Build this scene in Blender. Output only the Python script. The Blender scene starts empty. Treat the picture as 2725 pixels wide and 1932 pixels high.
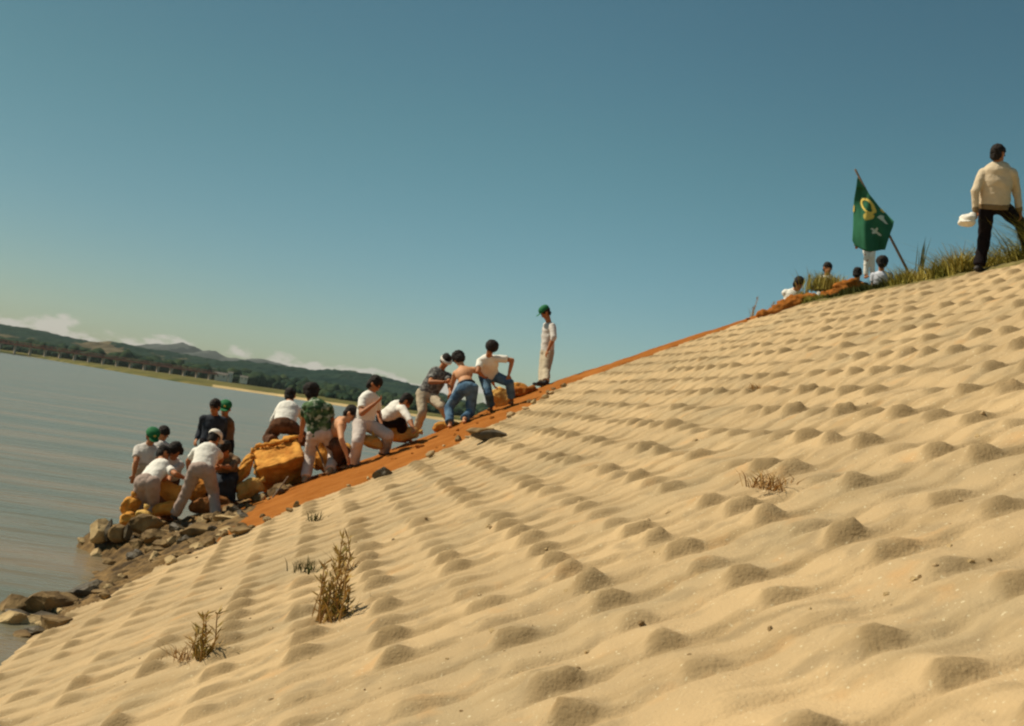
import bpy, bmesh, math, random
import numpy as np
from mathutils import Vector, Matrix, noise
random.seed(7); np.random.seed(7)
R = math.radians
sc = bpy.context.scene
C = sc.collection
# ------------------------------------------------------------------ camera
EZ = 2.70                                  # eye height above the river
ROLL, PITCH, F = R(8.2), R(3.07), 2874.0   # F: focal length in photo pixels (2725 wide)
fw = Vector((0, math.cos(PITCH), math.sin(PITCH)))
up0 = Vector((0, -math.sin(PITCH), math.cos(PITCH)))
rt = Vector((1, 0, 0)) * math.cos(ROLL) + up0 * math.sin(ROLL)
up = up0 * math.cos(ROLL) - Vector((1, 0, 0)) * math.sin(ROLL)
cd = bpy.data.cameras.new('camera'); cam = bpy.data.objects.new('camera', cd); C.objects.link(cam)
m = Matrix((rt, up, -fw)).transposed().to_4x4(); m.translation = (0, 0, EZ)
cam.matrix_world = m
cd.sensor_width = 36; cd.lens = 36 * F / 2725
cd.clip_start = .05; cd.clip_end = 30000
cd.dof.use_dof = True; cd.dof.focus_distance = 7.0; cd.dof.aperture_fstop = 4.5
sc.camera = cam
# ------------------------------------------------------------------ world, sun
SUN = Vector((-.72, .12, .80)).normalized()
w = bpy.data.worlds.new('World'); sc.world = w; w.use_nodes = True
nt = w.node_tree; nt.nodes.clear()
N = nt.nodes.new; L = nt.links.new
out = N('ShaderNodeOutputWorld'); bg = N('ShaderNodeBackground'); sky = N('ShaderNodeTexSky')
sky.sky_type = 'NISHITA'; sky.sun_disc = False
sky.sun_elevation = math.asin(SUN.z); sky.sun_rotation = math.atan2(SUN.x, SUN.y)
sky.air_density = 1.0; sky.dust_density = .5; sky.ozone_density = 2.6
tint = N('ShaderNodeMix'); tint.data_type = 'RGBA'; tint.blend_type = 'MULTIPLY'
tint.inputs[0].default_value = 1; tint.inputs[7].default_value = (.70, .80, .69, 1)
L(sky.outputs[0], tint.inputs[6])
tc = N('ShaderNodeTexCoord'); sep = N('ShaderNodeSeparateXYZ'); L(tc.outputs['Generated'], sep.inputs[0])
# low cumulus puffs near the horizon
mp = N('ShaderNodeMapping'); mp.inputs['Scale'].default_value = (15, 15, 34); mp.inputs['Location'].default_value = (1.7, .4, .3)
L(tc.outputs['Generated'], mp.inputs[0])
cn = N('ShaderNodeTexNoise'); cn.inputs['Scale'].default_value = 2.3; cn.inputs['Detail'].default_value = 7; cn.inputs['Roughness'].default_value = .58
L(mp.outputs[0], cn.inputs[0])
elev = N('ShaderNodeMapRange'); elev.interpolation_type = 'SMOOTHSTEP'
elev.inputs[1].default_value = .022; elev.inputs[2].default_value = .056; elev.inputs[3].default_value = .14; elev.inputs[4].default_value = -.45
L(sep.outputs[2], elev.inputs[0])
ad = N('ShaderNodeMath'); ad.operation = 'ADD'; L(cn.outputs[0], ad.inputs[0]); L(elev.outputs[0], ad.inputs[1])
cr = N('ShaderNodeMapRange'); cr.interpolation_type = 'SMOOTHSTEP'
cr.inputs[1].default_value = .54; cr.inputs[2].default_value = .70; cr.inputs[3].default_value = 0; cr.inputs[4].default_value = .75
L(ad.outputs[0], cr.inputs[0])
mx = N('ShaderNodeMix'); mx.data_type = 'RGBA'; L(cr.outputs[0], mx.inputs[0]); 
g1 = N('ShaderNodeMix'); g1.data_type = 'RGBA'; g1.blend_type = 'MULTIPLY'; g1.inputs[0].default_value = 1; g1.inputs[7].default_value = (.12, .12, .12, 1)
gm = N('ShaderNodeGamma'); gm.inputs[1].default_value = 1.38; L(tint.outputs[2], g1.inputs[6]); L(g1.outputs[2], gm.inputs[0])
g2 = N('ShaderNodeMix'); g2.data_type = 'RGBA'; g2.blend_type = 'MULTIPLY'; g2.inputs[0].default_value = 1; g2.inputs[7].default_value = (12.3, 11.6, 9.2, 1); L(gm.outputs[0], g2.inputs[6])
ez = N('ShaderNodeMapRange'); ez.interpolation_type = 'SMOOTHSTEP'; ez.inputs[1].default_value = .0; ez.inputs[2].default_value = .28; L(sep.outputs[2], ez.inputs[0])
hzc = N('ShaderNodeMix'); hzc.data_type = 'RGBA'; hzc.inputs[6].default_value = (11.5, 10.1, 11.6, 1); hzc.inputs[7].default_value = (12.4, 12.6, 10.0, 1); L(ez.outputs[0], hzc.inputs[0]); L(hzc.outputs[2], g2.inputs[7])
g3 = N('ShaderNodeMix'); g3.data_type = 'RGBA'; g3.blend_type = 'MULTIPLY'; g3.inputs[0].default_value = 1
az = N('ShaderNodeMapRange'); az.interpolation_type = 'SMOOTHSTEP'; az.inputs[1].default_value = -.55; az.inputs[2].default_value = .15; az.inputs[3].default_value = .74; az.inputs[4].default_value = 1.06
L(sep.outputs[0], az.inputs[0]); L(g2.outputs[2], g3.inputs[6]); L(az.outputs[0], g3.inputs[7])
L(g3.outputs[2], mx.inputs[6])
mx.inputs[7].default_value = (6.4, 5.8, 5.2, 1)
L(mx.outputs[2], bg.inputs[0]); bg.inputs[1].default_value = .078; L(bg.outputs[0], out.inputs[0])
sl = bpy.data.lights.new('sun', 'SUN'); so = bpy.data.objects.new('sun', sl); C.objects.link(so)
sl.energy = 3.9; sl.angle = R(.5); sl.color = (1, .90, .72)
so.rotation_euler = SUN.to_track_quat('Z', 'Y').to_euler()
sc.view_settings.view_transform = 'Standard'; sc.view_settings.look = 'None'
sc.view_settings.exposure = .34; sc.view_settings.gamma = 1
sc.render.engine = 'CYCLES'
sc.cycles.pixel_filter_type = 'BLACKMAN_HARRIS'; sc.cycles.filter_width = 2.2

# ------------------------------------------------------------------ helpers
def tag(o, label=None, cat=None, group=None, kind=None):
    if label: o['label'] = label
    if cat: o['category'] = cat
    if group: o['group'] = group
    if kind: o['kind'] = kind
    return o
def empty(name, loc, label, cat, group=None):
    o = bpy.data.objects.new(name, None); C.objects.link(o); o.location = loc; o.empty_display_size = .2
    return tag(o, label, cat, group)
def mkobj(name, verts, faces, mt, parent=None, smooth=True):
    me = bpy.data.meshes.new(name)
    me.from_pydata([tuple(v) for v in verts], [], [tuple(f) for f in faces])
    me.polygons.foreach_set('use_smooth', [smooth] * len(me.polygons))
    if mt: me.materials.append(mt)
    o = bpy.data.objects.new(name, me); C.objects.link(o)
    if parent:
        o.parent = parent; o.matrix_parent_inverse = Matrix.Translation(parent.location).inverted() if parent.type == 'EMPTY' else Matrix()
    return o
def gridmesh(name, X, Y, Z, mt, keep=None, parent=None, attr=None):
    """regular grid arrays -> mesh with numpy"""
    n, k = X.shape
    co = np.stack([X, Y, Z], -1).reshape(-1, 3).astype(np.float32)
    idx = np.arange(n * k).reshape(n, k)
    q = np.stack([idx[:-1, :-1], idx[1:, :-1], idx[1:, 1:], idx[:-1, 1:]], -1)
    q = q.reshape(-1, 4) if keep is None else q[keep]
    used = np.unique(q); remap = np.zeros(n * k, np.int32); remap[used] = np.arange(len(used))
    co = co[used]; q = remap[q].astype(np.int32)
    av = None if attr is None else np.clip(attr, 0, 1).reshape(-1)[used].astype(np.float32)
    me = bpy.data.meshes.new(name)
    me.vertices.add(len(co)); me.vertices.foreach_set('co', co.ravel())
    me.loops.add(q.size); me.loops.foreach_set('vertex_index', q.ravel())
    me.polygons.add(len(q)); me.polygons.foreach_set('loop_start', np.arange(0, q.size, 4, dtype=np.int32))
    me.polygons.foreach_set('loop_total', np.full(len(q), 4, np.int32))
    me.update(); me.validate()
    me.polygons.foreach_set('use_smooth', np.ones(len(me.polygons), bool))
    me.materials.append(mt)
    if av is not None: me.attributes.new('facet_shade', 'FLOAT', 'POINT').data.foreach_set('value', av)
    o = bpy.data.objects.new(name, me); C.objects.link(o)
    if parent: o.parent = parent
    return o
def hsh(i, j, s=0):
    v = np.sin(i * 127.1 + j * 311.7 + s * 74.7) * 43758.5453
    return v - np.floor(v)
def vn(x, y, s=0):
    i = np.floor(x); j = np.floor(y); u = x - i; v = y - j
    u = u * u * (3 - 2 * u); v = v * v * (3 - 2 * v)
    return (hsh(i, j, s) * (1 - u) + hsh(i + 1, j, s) * u) * (1 - v) + (hsh(i, j + 1, s) * (1 - u) + hsh(i + 1, j + 1, s) * u) * v
def fbm(x, y, o=4, s=0):
    t = 0; a = .5; n = 0
    for k in range(o):
        t = t + a * vn(x * 2 ** k + 17 * k, y * 2 ** k - 9 * k, s + k); n += a; a *= .5
    return t / n - .5
def sst(a, b, x):
    t = np.clip((x - a) / (b - a), 0, 1); return t * t * (3 - 2 * t)

# ------------------------------------------------------------------ materials
MATS = {}
def mat(name, col, rough=.8, var=.15, scale=6, bump=0, bscale=40, col2=None, spec=.3, detail=4, lo=.35, hi=.65, dist=.02):
    if name in MATS: return MATS[name]
    mt = bpy.data.materials.new(name); mt.use_nodes = True; t = mt.node_tree; b = t.nodes['Principled BSDF']
    b.inputs['Roughness'].default_value = rough; b.inputs['Specular IOR Level'].default_value = spec
    tcn = t.nodes.new('ShaderNodeTexCoord'); nn = t.nodes.new('ShaderNodeTexNoise')
    nn.inputs['Scale'].default_value = scale; nn.inputs['Detail'].default_value = detail; t.links.new(tcn.outputs['Object'], nn.inputs[0])
    rp = t.nodes.new('ShaderNodeValToRGB'); t.links.new(nn.outputs[0], rp.inputs[0])
    c2 = col2 or tuple(min(1, c * (1 + var)) for c in col)
    c1 = col if col2 else tuple(c * (1 - var) for c in col)
    rp.color_ramp.elements[0].position = lo; rp.color_ramp.elements[1].position = hi
    rp.color_ramp.elements[0].color = (*c1, 1); rp.color_ramp.elements[1].color = (*c2, 1)
    t.links.new(rp.outputs[0], b.inputs['Base Color'])
    if bump:
        n2 = t.nodes.new('ShaderNodeTexNoise'); n2.inputs['Scale'].default_value = bscale; n2.inputs['Detail'].default_value = 5
        t.links.new(tcn.outputs['Object'], n2.inputs[0])
        bp = t.nodes.new('ShaderNodeBump'); bp.inputs['Strength'].default_value = bump; bp.inputs['Distance'].default_value = dist
        t.links.new(n2.outputs[0], bp.inputs['Height']); t.links.new(bp.outputs[0], b.inputs['Normal'])
    MATS[name] = mt
    return mt
def add_layer(mt, col, scale, lo, hi, detail=5, stretch=None, fac=1.0, rot=0):
    """mix another coloured noise layer over a material"""
    t = mt.node_tree; b = t.nodes['Principled BSDF']; src = b.inputs['Base Color'].links[0].from_socket
    tcn = t.nodes.new('ShaderNodeTexCoord'); mpn = t.nodes.new('ShaderNodeMapping')
    if stretch: mpn.inputs['Scale'].default_value = stretch
    mpn.inputs['Rotation'].default_value = (0, 0, rot)
    t.links.new(tcn.outputs['Object'], mpn.inputs[0])
    nn = t.nodes.new('ShaderNodeTexNoise'); nn.inputs['Scale'].default_value = scale; nn.inputs['Detail'].default_value = detail
    t.links.new(mpn.outputs[0], nn.inputs[0])
    mr = t.nodes.new('ShaderNodeMapRange'); mr.inputs[1].default_value = lo; mr.inputs[2].default_value = hi; mr.inputs[4].default_value = fac
    t.links.new(nn.outputs[0], mr.inputs[0])
    mxn = t.nodes.new('ShaderNodeMix'); mxn.data_type = 'RGBA'; t.links.new(mr.outputs[0], mxn.inputs[0])
    t.links.new(src, mxn.inputs[6]); mxn.inputs[7].default_value = (*col, 1); t.links.new(mxn.outputs[2], b.inputs['Base Color'])
    return mt
m_block = mat('sandy_concrete', (.40, .285, .155), .95, .16, 1.3, .6, 60, spec=.1, dist=.012, col2=(.49, .345, .185))
add_layer(m_block, (.55, .385, .205), .5, .45, .62, fac=.6)
add_layer(m_block, (.34, .26, .15), .9, .50, .66, fac=.6)
add_layer(m_block, (.30, .205, .10), 1.6, .52, .66, stretch=(.5, 3.2, 1), rot=R(-10), fac=.5)
add_layer(m_block, (.25, .185, .105), 5, .53, .68, fac=.5)
add_layer(m_block, (.54, .30, .12), 3.5, .60, .72, fac=.4)
add_layer(m_block, (.66, .56, .36), 48, .67, .73, detail=2, fac=.8)
add_layer(m_block, (.13, .08, .04), 38, .71, .77, detail=2, fac=.6)
t = m_block.node_tree; b = t.nodes['Principled BSDF']; src = b.inputs['Base Color'].links[0].from_socket     # shade painted into the colour of the camera-facing step facets
an_ = t.nodes.new('ShaderNodeAttribute'); an_.attribute_name = 'facet_shade'; mxn = t.nodes.new('ShaderNodeMix'); mxn.data_type = 'RGBA'
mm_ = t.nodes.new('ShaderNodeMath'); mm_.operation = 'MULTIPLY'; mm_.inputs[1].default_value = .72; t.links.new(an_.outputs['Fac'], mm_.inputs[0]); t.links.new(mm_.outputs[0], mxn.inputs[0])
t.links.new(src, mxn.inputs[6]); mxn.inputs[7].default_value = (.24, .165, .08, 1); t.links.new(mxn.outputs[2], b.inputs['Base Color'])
m_soil = mat('orange_soil', (.27, .088, .015), .95, .2, 2.2, .8, 30, col2=(.36, .130, .027), spec=.05, dist=.02)
add_layer(m_soil, (.30, .12, .03), 14, .55, .75, fac=.6)
m_mud = mat('rubble_ground', (.06, .036, .015), .9, .3, 5, .8, 20, col2=(.25, .15, .055), spec=.2, dist=.04)
m_crest = mat('crest_earth', (.16, .13, .05), .95, .3, 3, .6, 20, spec=.05)
m_rock = mat('river_rock', (.11, .065, .025), .85, .3, 4, .7, 14, col2=(.28, .18, .075), spec=.25, dist=.03)
m_rockp = mat('pale_rock', (.30, .20, .09), .85, .3, 4, .6, 14, col2=(.52, .37, .18), spec=.25, dist=.03)
m_rockd = mat('wet_dark_rock', (.05, .038, .025), .6, .3, 6, .7, 14, col2=(.12, .09, .05), dist=.03)
m_bag = mat('orange_sack', (.42, .165, .028), .9, .2, 4, .8, 18, col2=(.70, .34, .07), spec=.1, dist=.03)
add_layer(m_bag, (.25, .10, .025), 3.5, .55, .75, fac=.7)
m_bagy = mat('yellow_sack', (.50, .25, .055), .9, .2, 4, .8, 18, col2=(.74, .46, .14), spec=.1, dist=.03)
m_bagd = mat('brown_sack', (.15, .06, .02), .9, .2, 5, .5, 22, col2=(.30, .13, .04), spec=.1, dist=.03)
m_skin = mat('tanned_skin', (.40, .155, .06), .6, .1, 8)
m_skinp = mat('pale_back_skin', (.60, .29, .14), .6, .08, 8)
m_hair = mat('black_hair', (.018, .012, .009), .75, .4, 60, .8, 90)
m_white = mat('white_cotton', (.80, .76, .68), .9, .04, 10, .3, 25, spec=.1)
m_offw = mat('offwhite_cotton', (.62, .57, .52), .9, .06, 10, .3, 25, spec=.1)
m_pink = mat('pinkish_grey_trousers', (.40, .30, .25), .9, .1, 10, .3, 25, spec=.1)
m_lpink = mat('pale_trousers', (.58, .50, .45), .9, .08, 10, .3, 25, spec=.1)
m_khaki = mat('khaki_trousers', (.46, .38, .27), .9, .1, 10, .3, 25, spec=.1)
m_brown = mat('dark_brown_trousers', (.075, .035, .02), .9, .3, 10, .3, 25, col2=(.16, .075, .04), spec=.1)
m_dark = mat('dark_trousers', (.012, .008, .009), .85, .2, 10, .3, 25, spec=.1)
m_char = mat('charcoal_shirt', (.035, .04, .05), .9, .3, 10, .3, 25, spec=.1)
m_jean = mat('blue_denim', (.05, .10, .17), .9, .2, 6, .4, 25, col2=(.14, .24, .34), spec=.1)
m_grey = mat('grey_check_shirt', (.07, .07, .07), .9, .2, 28, .3, 25, col2=(.25, .24, .22), spec=.1, lo=.42, hi=.58)
m_floral = mat('green_leaf_print', (.03, .065, .03), .9, .2, 11, .2, 25, col2=(.40, .45, .33), spec=.1, lo=.48, hi=.62, detail=2)
add_layer(m_floral, (.08, .15, .06), 9, .5, .56, detail=1, fac=.8)
m_sweat = mat('cream_knit', (.64, .52, .37), .95, .06, 12, .5, 60, spec=.05)
m_rib = mat('brown_knit_rib', (.22, .15, .08), .95, .06, 12, .5, 60, spec=.05)
m_gcap = mat('green_cap', (.01, .14, .045), .8, .1, 10)
m_wcap = mat('white_cap', (.80, .74, .64), .8, .05, 10, .2, 20)
m_band = mat('yellow_badge', (.6, .45, .08), .8, .1, 10)
m_shoe = mat('dark_shoe', (.03, .025, .025), .6, .2, 10)
m_eye = mat('eye_dark', (.02, .015, .012), .4, .1, 10)
m_wood = mat('weathered_wood', (.20, .13, .08), .85, .25, 12, .4, 30)
m_flag = mat('green_flag_cloth', (.035, .15, .08), .8, .12, 4, .2, 12, spec=.1)
m_yel = mat('flag_yellow', (.72, .55, .12), .8, .05, 4)
m_fwh = mat('flag_white', (.62, .66, .55), .8, .05, 4)
m_grass = mat('dry_green_grass', (.20, .19, .035), .9, .3, 1.5, col2=(.44, .34, .08), spec=.1)
m_grassd = mat('dark_green_grass', (.03, .04, .012), .9, .3, 3, col2=(.09, .09, .02), spec=.1)
m_stem = mat('dry_brown_stem', (.30, .15, .05), .9, .3, 8, col2=(.42, .26, .09))
m_leaf = mat('weed_leaf', (.28, .21, .045), .85, .3, 8, col2=(.46, .27, .08))
m_forest = mat('forest_hill', (.006, .024, .019), .95, .3, .02, .9, .18, col2=(.024, .046, .028), spec=.05, dist=4)
add_layer(m_forest, (.20, .15, .08), .012, .64, .70, fac=.6)
m_far = mat('far_mountain', (.07, .075, .07), .95, .2, .01, spec=.05)
m_bank = mat('far_bank', (.06, .07, .02), .95, .3, .05, spec=.05, col2=(.20, .16, .05))
m_wood2 = mat('far_wood', (.010, .028, .018), .95, .3, .06, .6, .5, col2=(.04, .058, .024), dist=1, spec=.05)
m_beach = mat('far_sand', (.50, .36, .17), .95, .15, .1, spec=.05)
m_brid = mat('rust_red_steel', (.34, .13, .09), .8, .2, .5)
m_pier = mat('pale_concrete', (.42, .34, .27), .9, .15, .5)
m_hwall = mat('white_plaster', (.70, .66, .58), .9, .05, 1)
m_roof = mat('grey_roof', (.15, .13, .11), .9, .2, 1)
# water
mw = bpy.data.materials.new('river_water'); mw.use_nodes = True; t = mw.node_tree; b = t.nodes['Principled BSDF']
b.inputs['Roughness'].default_value = .22; b.inputs['IOR'].default_value = 1.33
tcn = t.nodes.new('ShaderNodeTexCoord')
def tex(scale, st, det=4, rot=0):
    mpn = t.nodes.new('ShaderNodeMapping'); mpn.inputs['Scale'].default_value = st; mpn.inputs['Rotation'].default_value = (0, 0, rot)
    t.links.new(tcn.outputs['Object'], mpn.inputs[0])
    n = t.nodes.new('ShaderNodeTexNoise'); n.inputs['Scale'].default_value = scale; n.inputs['Detail'].default_value = det
    t.links.new(mpn.outputs[0], n.inputs[0]); return n
n1 = tex(1.0, (.35, 1.6, 1), 5, R(8)); n2 = tex(.30, (.22, 1.3, 1), 6, R(9)); n3 = tex(6, (.6, 1.4, 1), 3)
rp = t.nodes.new('ShaderNodeValToRGB'); t.links.new(n2.outputs[0], rp.inputs[0])
rp.color_ramp.elements[0].position = .40; rp.color_ramp.elements[0].color = (.15, .14, .09, 1)
rp.color_ramp.elements[1].position = .62; rp.color_ramp.elements[1].color = (.245, .175, .10, 1)
t.links.new(rp.outputs[0], b.inputs['Base Color'])
b1 = t.nodes.new('ShaderNodeBump'); b1.inputs['Distance'].default_value = .17; b1.inputs['Strength'].default_value = .8; t.links.new(n1.outputs[0], b1.inputs['Height'])
b2 = t.nodes.new('ShaderNodeBump'); b2.inputs['Distance'].default_value = .02; b2.inputs['Strength'].default_value = .5
t.links.new(n3.outputs[0], b2.inputs['Height']); t.links.new(b1.outputs[0], b2.inputs['Normal']); t.links.new(b2.outputs[0], b.inputs['Normal'])

# ------------------------------------------------------------------ ground shape
SB, SC = .506, .0888
SL = math.hypot(SB, SC); ES = (SB / SL, SC / SL); ET = (-SC / SL, SB / SL)
YE_X = [-9, -6.6, -5.5, -4, -2.2, -1, .14, 1, 3, 4.6, 6, 8, 12, 40]
YE_Y = [15, 17.6, 18.4, 18.6, 18.4, 19.2, 21.6, 22.1, 21.9, 21.8, 22.6, 24, 27, 40]
XB_Y = [-60, 0, 9.9, 11.0, 11.6, 12.7, 13.2, 14.3, 15.2, 17.1, 20.3, 20.7, 21.2, 60]
XB_X = [-5, -4.7, -4.3, -4.2, -3.9, -3.7, -3.3, -2.55, -1.05, -.02, 1.05, 2.6, 6.0, 8]
def G0(X, Y):
    """ground without block relief, numpy in/out, world z (river = 0)"""
    P = EZ - 1.5 + SB * X + SC * Y
    crest = EZ + 3.09 + .05 * fbm(X * .7, Y * .7, 3, 5)
    Z = np.where(P < crest, P, crest)
    sarc = ES[0] * X + ES[1] * Y
    Z = Z - np.clip(sarc - 15.5, 0, 100) * .45                     # land side of the dyke
    # rubble bench at the water
    bx = sst(-6.3, -5.7, X) * (1 - sst(-3.6, -2.2, X)) * sst(12.4, 13.2, Y + .5 * X)
    bench = .20 + .22 * fbm(X * 1.6, Y * 1.6, 4, 2) + .16 * np.clip(X + 5.2, 0, 3)
    Z = np.where(bx > 0, np.maximum(Z, bench * bx + Z * (1 - bx)), Z)
    # beyond the end of the works the bank falls away
    ye = np.interp(X, YE_X, YE_Y) + .35 * fbm(X * .9, Y * 0 + 3, 3, 8)
    over = np.clip(Y - ye, 0, None)
    Z = Z - np.where(over < .8, .55 * over ** 2, .352 + (over - .8) * .88)
    return np.maximum(Z, -2.0)
def xb(X, Y): return np.interp(Y, XB_Y, XB_X) + .28 * fbm(X * 0 + Y * 1.3, Y * .4, 4, 11) + .8 * fbm(X * 2.2, Y * 2.2, 4, 12) * sst(12.5, 14, Y)
PS, PT = .45, .40
def relief(X, Y):
    s = (ES[0] * X + ES[1] * Y) / PS; tt = (ET[0] * X + ET[1] * Y) / PT
    s = s + .10 * fbm(X * .8, Y * .8, 3, 21); tt = tt + .10 * fbm(X * .8, Y * .8, 3, 22)
    tt = tt + .05 * (hsh(np.floor(s), 0, 9) - .5)
    i0 = np.floor(s); j0 = np.floor(tt); p = s - i0; q = tt - j0
    jit = lambda k, a_: a_ * (hsh(i0, j0, k) - .5)
    amp = (.35 + .95 * hsh(i0, j0, 1)) * (.25 + .75 * (hsh(i0, j0, 6) > .10))
    wf = .15 + .09 * np.clip(1 - np.abs(p - .2) / .2, 0, 1) + jit(2, .03)
    c = .13 + jit(3, .05)
    tri = np.clip(np.minimum((p - c + .06) / .09, 1 - (p - c - .20 - jit(8, .12)) / (.26 + jit(5, .12))), 0, 1)
    tail = sst(c - .03, c + .06, p) * (.28 + jit(4, .2)) * (1 - sst(.78, .99, p))
    Hp = np.maximum(tri, tail)
    crumb = 1 + .5 * fbm(X * 7, Y * 7, 3, 23)
    face = np.clip(q / (wf * crumb), 0, 1)
    top = np.clip(1 - (q - wf) / (1 - wf), 0, 1) ** 1.35
    h = amp * Hp * face * top
    groove = np.exp(-((q - np.round(q)) / .05) ** 2) * (.3 + 1.0 * vn(s * .7, j0, 31))
    groove2 = np.exp(-((p - np.round(p)) / .05) ** 2) * .5 * vn(i0, tt * .8, 33)
    far = 1 - .30 * sst(13, 21, Y) - .15 * sst(5.6, 8, X)
    step = -.040 * sst(0, 1, p / .74) + .040 * sst(.74, .98, p)
    step = step * (.3 + .7 * sst(-1.5, 2.5, X)) * (.6 + .8 * vn(s * .3 + 5, tt * .5, 34))
    global FACET_SHADE
    FACET_SHADE = np.clip(amp * 1.25, 0, 1) * np.clip(Hp * 1.5, 0, 1) * sst(-.01, .03, q) * (1 - sst(wf * 1.0, wf * 1.0 + .07, q)) * np.clip(1.15 + 2.2 * fbm(X * 2.3, Y * 2.3, 3, 29), .2, 1) * (.55 + .9 * vn(X * 9, Y * 9, 71))  # mask for the painted shade, strongest on the front facet of each bump
    h = h * (.66 + .34 * sst(-3.5, .5, X)) * (1 - .22 * sst(8, 12, Y))
    h = h * (1 + .5 * fbm(X * 15, Y * 15, 2, 27)) + .010 * fbm(X * 13, Y * 13, 2, 28)
    return (h * .070 + step - .026 * groove - .016 * groove2) * far + .014 * fbm(X * 4, Y * 4, 4, 41) + .04 * fbm(X * .45, Y * .45, 2, 42) - .012
def ground_z(x, y): return float(G0(np.array([[x]]), np.array([[y]]))[0, 0])

xs = np.arange(-7.4, 10.5, .026); ys = np.arange(2.0, 26.5, .024)
X, Y = np.meshgrid(xs, ys, indexing='ij')
Z = G0(X, Y)
inb = sst(-.15, .15, X - xb(X, Y)) * (1 - sst(EZ + 2.95, EZ + 3.09, Z)) * (1 - sst(0, .5, Y - np.interp(X, YE_X, YE_Y) + .35 * (X < 5.5)))
Zf = Z + relief(X, Y) * inb
FACET_SHADE = FACET_SHADE.copy()
soft = .05 * fbm(X * 1.5, Y * 1.5, 4, 51) + .015 * fbm(X * 8, Y * 8, 3, 52) * 2
Zf = Zf + soft * (1 - inb)
rub = (1 - inb) * (1 - sst(.72, .9, Z + .3 * fbm(X, Y, 3, 61))) * (Y < 20)
Zf = Zf + rub * (.22 * np.abs(fbm(X * 3.2, Y * 3.2, 4, 62)))
ctr = lambda A: .25 * (A[:-1, :-1] + A[1:, :-1] + A[1:, 1:] + A[:-1, 1:])
cb, cz, cr_, cX, cY = ctr(inb), ctr(Z), ctr(rub), ctr(X), ctr(Y)
isb = cb > .5; isr = (~isb) & (cr_ > .5); isc = (~isb) & (~isr) & (cX > 5.2); iss = ~(isb | isr | isc)
tag(gridmesh('paved_slope', X, Y, Zf, m_block, isb, attr=FACET_SHADE * inb), kind='structure')
tag(gridmesh('soil', X, Y, Zf, m_soil, iss), kind='structure')
tag(gridmesh('shore', X, Y, Zf, m_mud, isr), kind='structure')
tag(gridmesh('crest', X, Y, Zf, m_crest, isc), kind='structure')
xs = np.arange(-20, 60, .5); ys = np.arange(-60, 60, .5)
X2, Y2 = np.meshgrid(xs, ys, indexing='ij')
inside = (X2 > -7.2) & (X2 < 10.2) & (Y2 > 2.2) & (Y2 < 26.2)
Z2 = G0(X2, Y2) - np.where(inside, .35, .0)
tag(gridmesh('ground', X2, Y2, Z2, m_block), kind='structure')

# ------------------------------------------------------------------ pixel helpers (points on real 3-D depths)
REG = {'S': (0, 0, 1), 'A': (200, 1000, 3.608), 'B': (650, 960, 3.692), 'D': (1050, 780, 4.06), 'E': (1950, 420, 3.776),
       'M': (2450, 350, 4.058), 'L': (0, 1350, 2.5456), 'P': (0, 0, .8407)}
def ray(p, reg='S'):
    ox, oy, k = REG[reg]; x = ox + p[0] / k; y = oy + p[1] / k
    d = fw * F + rt * (x - 1362.5) - up * (y - 966.0)
    return d / d.y                                         # parameter = distance along +Y
EYE = Vector((0, 0, EZ))
def at(p, reg, D): return EYE + ray(p, reg) * D
def hit(p, reg, off=0.0, lo=4, hi=40):
    r = ray(p, reg); Ds = np.linspace(lo, hi, 1200)
    gz = G0((EYE.x + r.x * Ds)[None], Ds[None])[0] + off; rz = EZ + r.z * Ds
    k = np.argmax(rz <= gz)
    return EYE + r * float(Ds[k]) if rz[k] <= gz[k] else None

# ------------------------------------------------------------------ far setting
tag(mkobj('river', [(-3000, -300, 0), (3000, -300, 0), (3000, 6000, 0), (-3000, 6000, 0)], [(0, 1, 2, 3)], mw, smooth=False), kind='structure')
def far(px, py, D):                                       # display pixels of the 2291-wide view
    return at((px, py), 'P', D)
def hill(name, prof, Dr, depth, mt, step, lump, lsc, drop, kind='structure'):
    pts = [far(x, y, Dr) for x, y in prof]
    a = [p.x / Dr for p in pts]; zz = [p.z for p in pts]
    us = np.arange(a[0], a[-1], step); rows = np.linspace(0, 1, 46)
    U, V = np.meshgrid(us, rows, indexing='ij')
    Yv = Dr - depth + V * depth * 1.6; Xv = U * Dr * (1 + .25 * (Yv - Dr) / Dr)
    H = np.interp(U, a, zz) - 1.5
    f = np.where(V < .625, sst(0, .66, V) , 1 - .5 * sst(.625, 1, V))
    spur = 1 - .35 * np.abs(fbm(U * 22, V * 2, 3, 3)) * (1 - np.abs(V - .625) / .625) * 2 * (V < .6)
    Zv = 1.2 + H * f * spur + lump * np.abs(fbm(Xv / lsc, Yv / lsc, 3, 9)) * np.minimum(1, V * 8) - drop * (V < .01)
    return tag(gridmesh(name, Xv, Yv, Zv, mt), kind=kind)
hill('hills', [(-300, 700), (-120, 706), (10, 728), (70, 737), (110, 748), (160, 757), (210, 768), (250, 765), (300, 774), (340, 783), (380, 788), (430, 797), (480, 806), (520, 812), (560, 810), (620, 818),
      (700, 828), (780, 830), (850, 842), (900, 856), (950, 868), (1010, 888), (1080, 912), (1200, 948), (1300, 975)], 1500, 650, m_forest, .0008, 9, 14, 3)
hl_ = bpy.data.objects['hills'].data; hl_.materials.append(mat('bare_slope', (.12, .095, .055), .95, .3, .02, .5, .1, spec=.05, dist=3))
for p_ in hl_.polygons:
    c_ = p_.center; u_ = c_.x / c_.y; q_ = noise.noise((c_.x / 60, c_.y / 60, 0))
    if (abs(u_ + .375) * 28 + abs(c_.y - 1240) / 420 + q_ * .5) < .75 or (abs(u_ + .325) * 60 + abs(c_.y - 1150) / 260 + q_) < .5 : p_.material_index = 1
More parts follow.
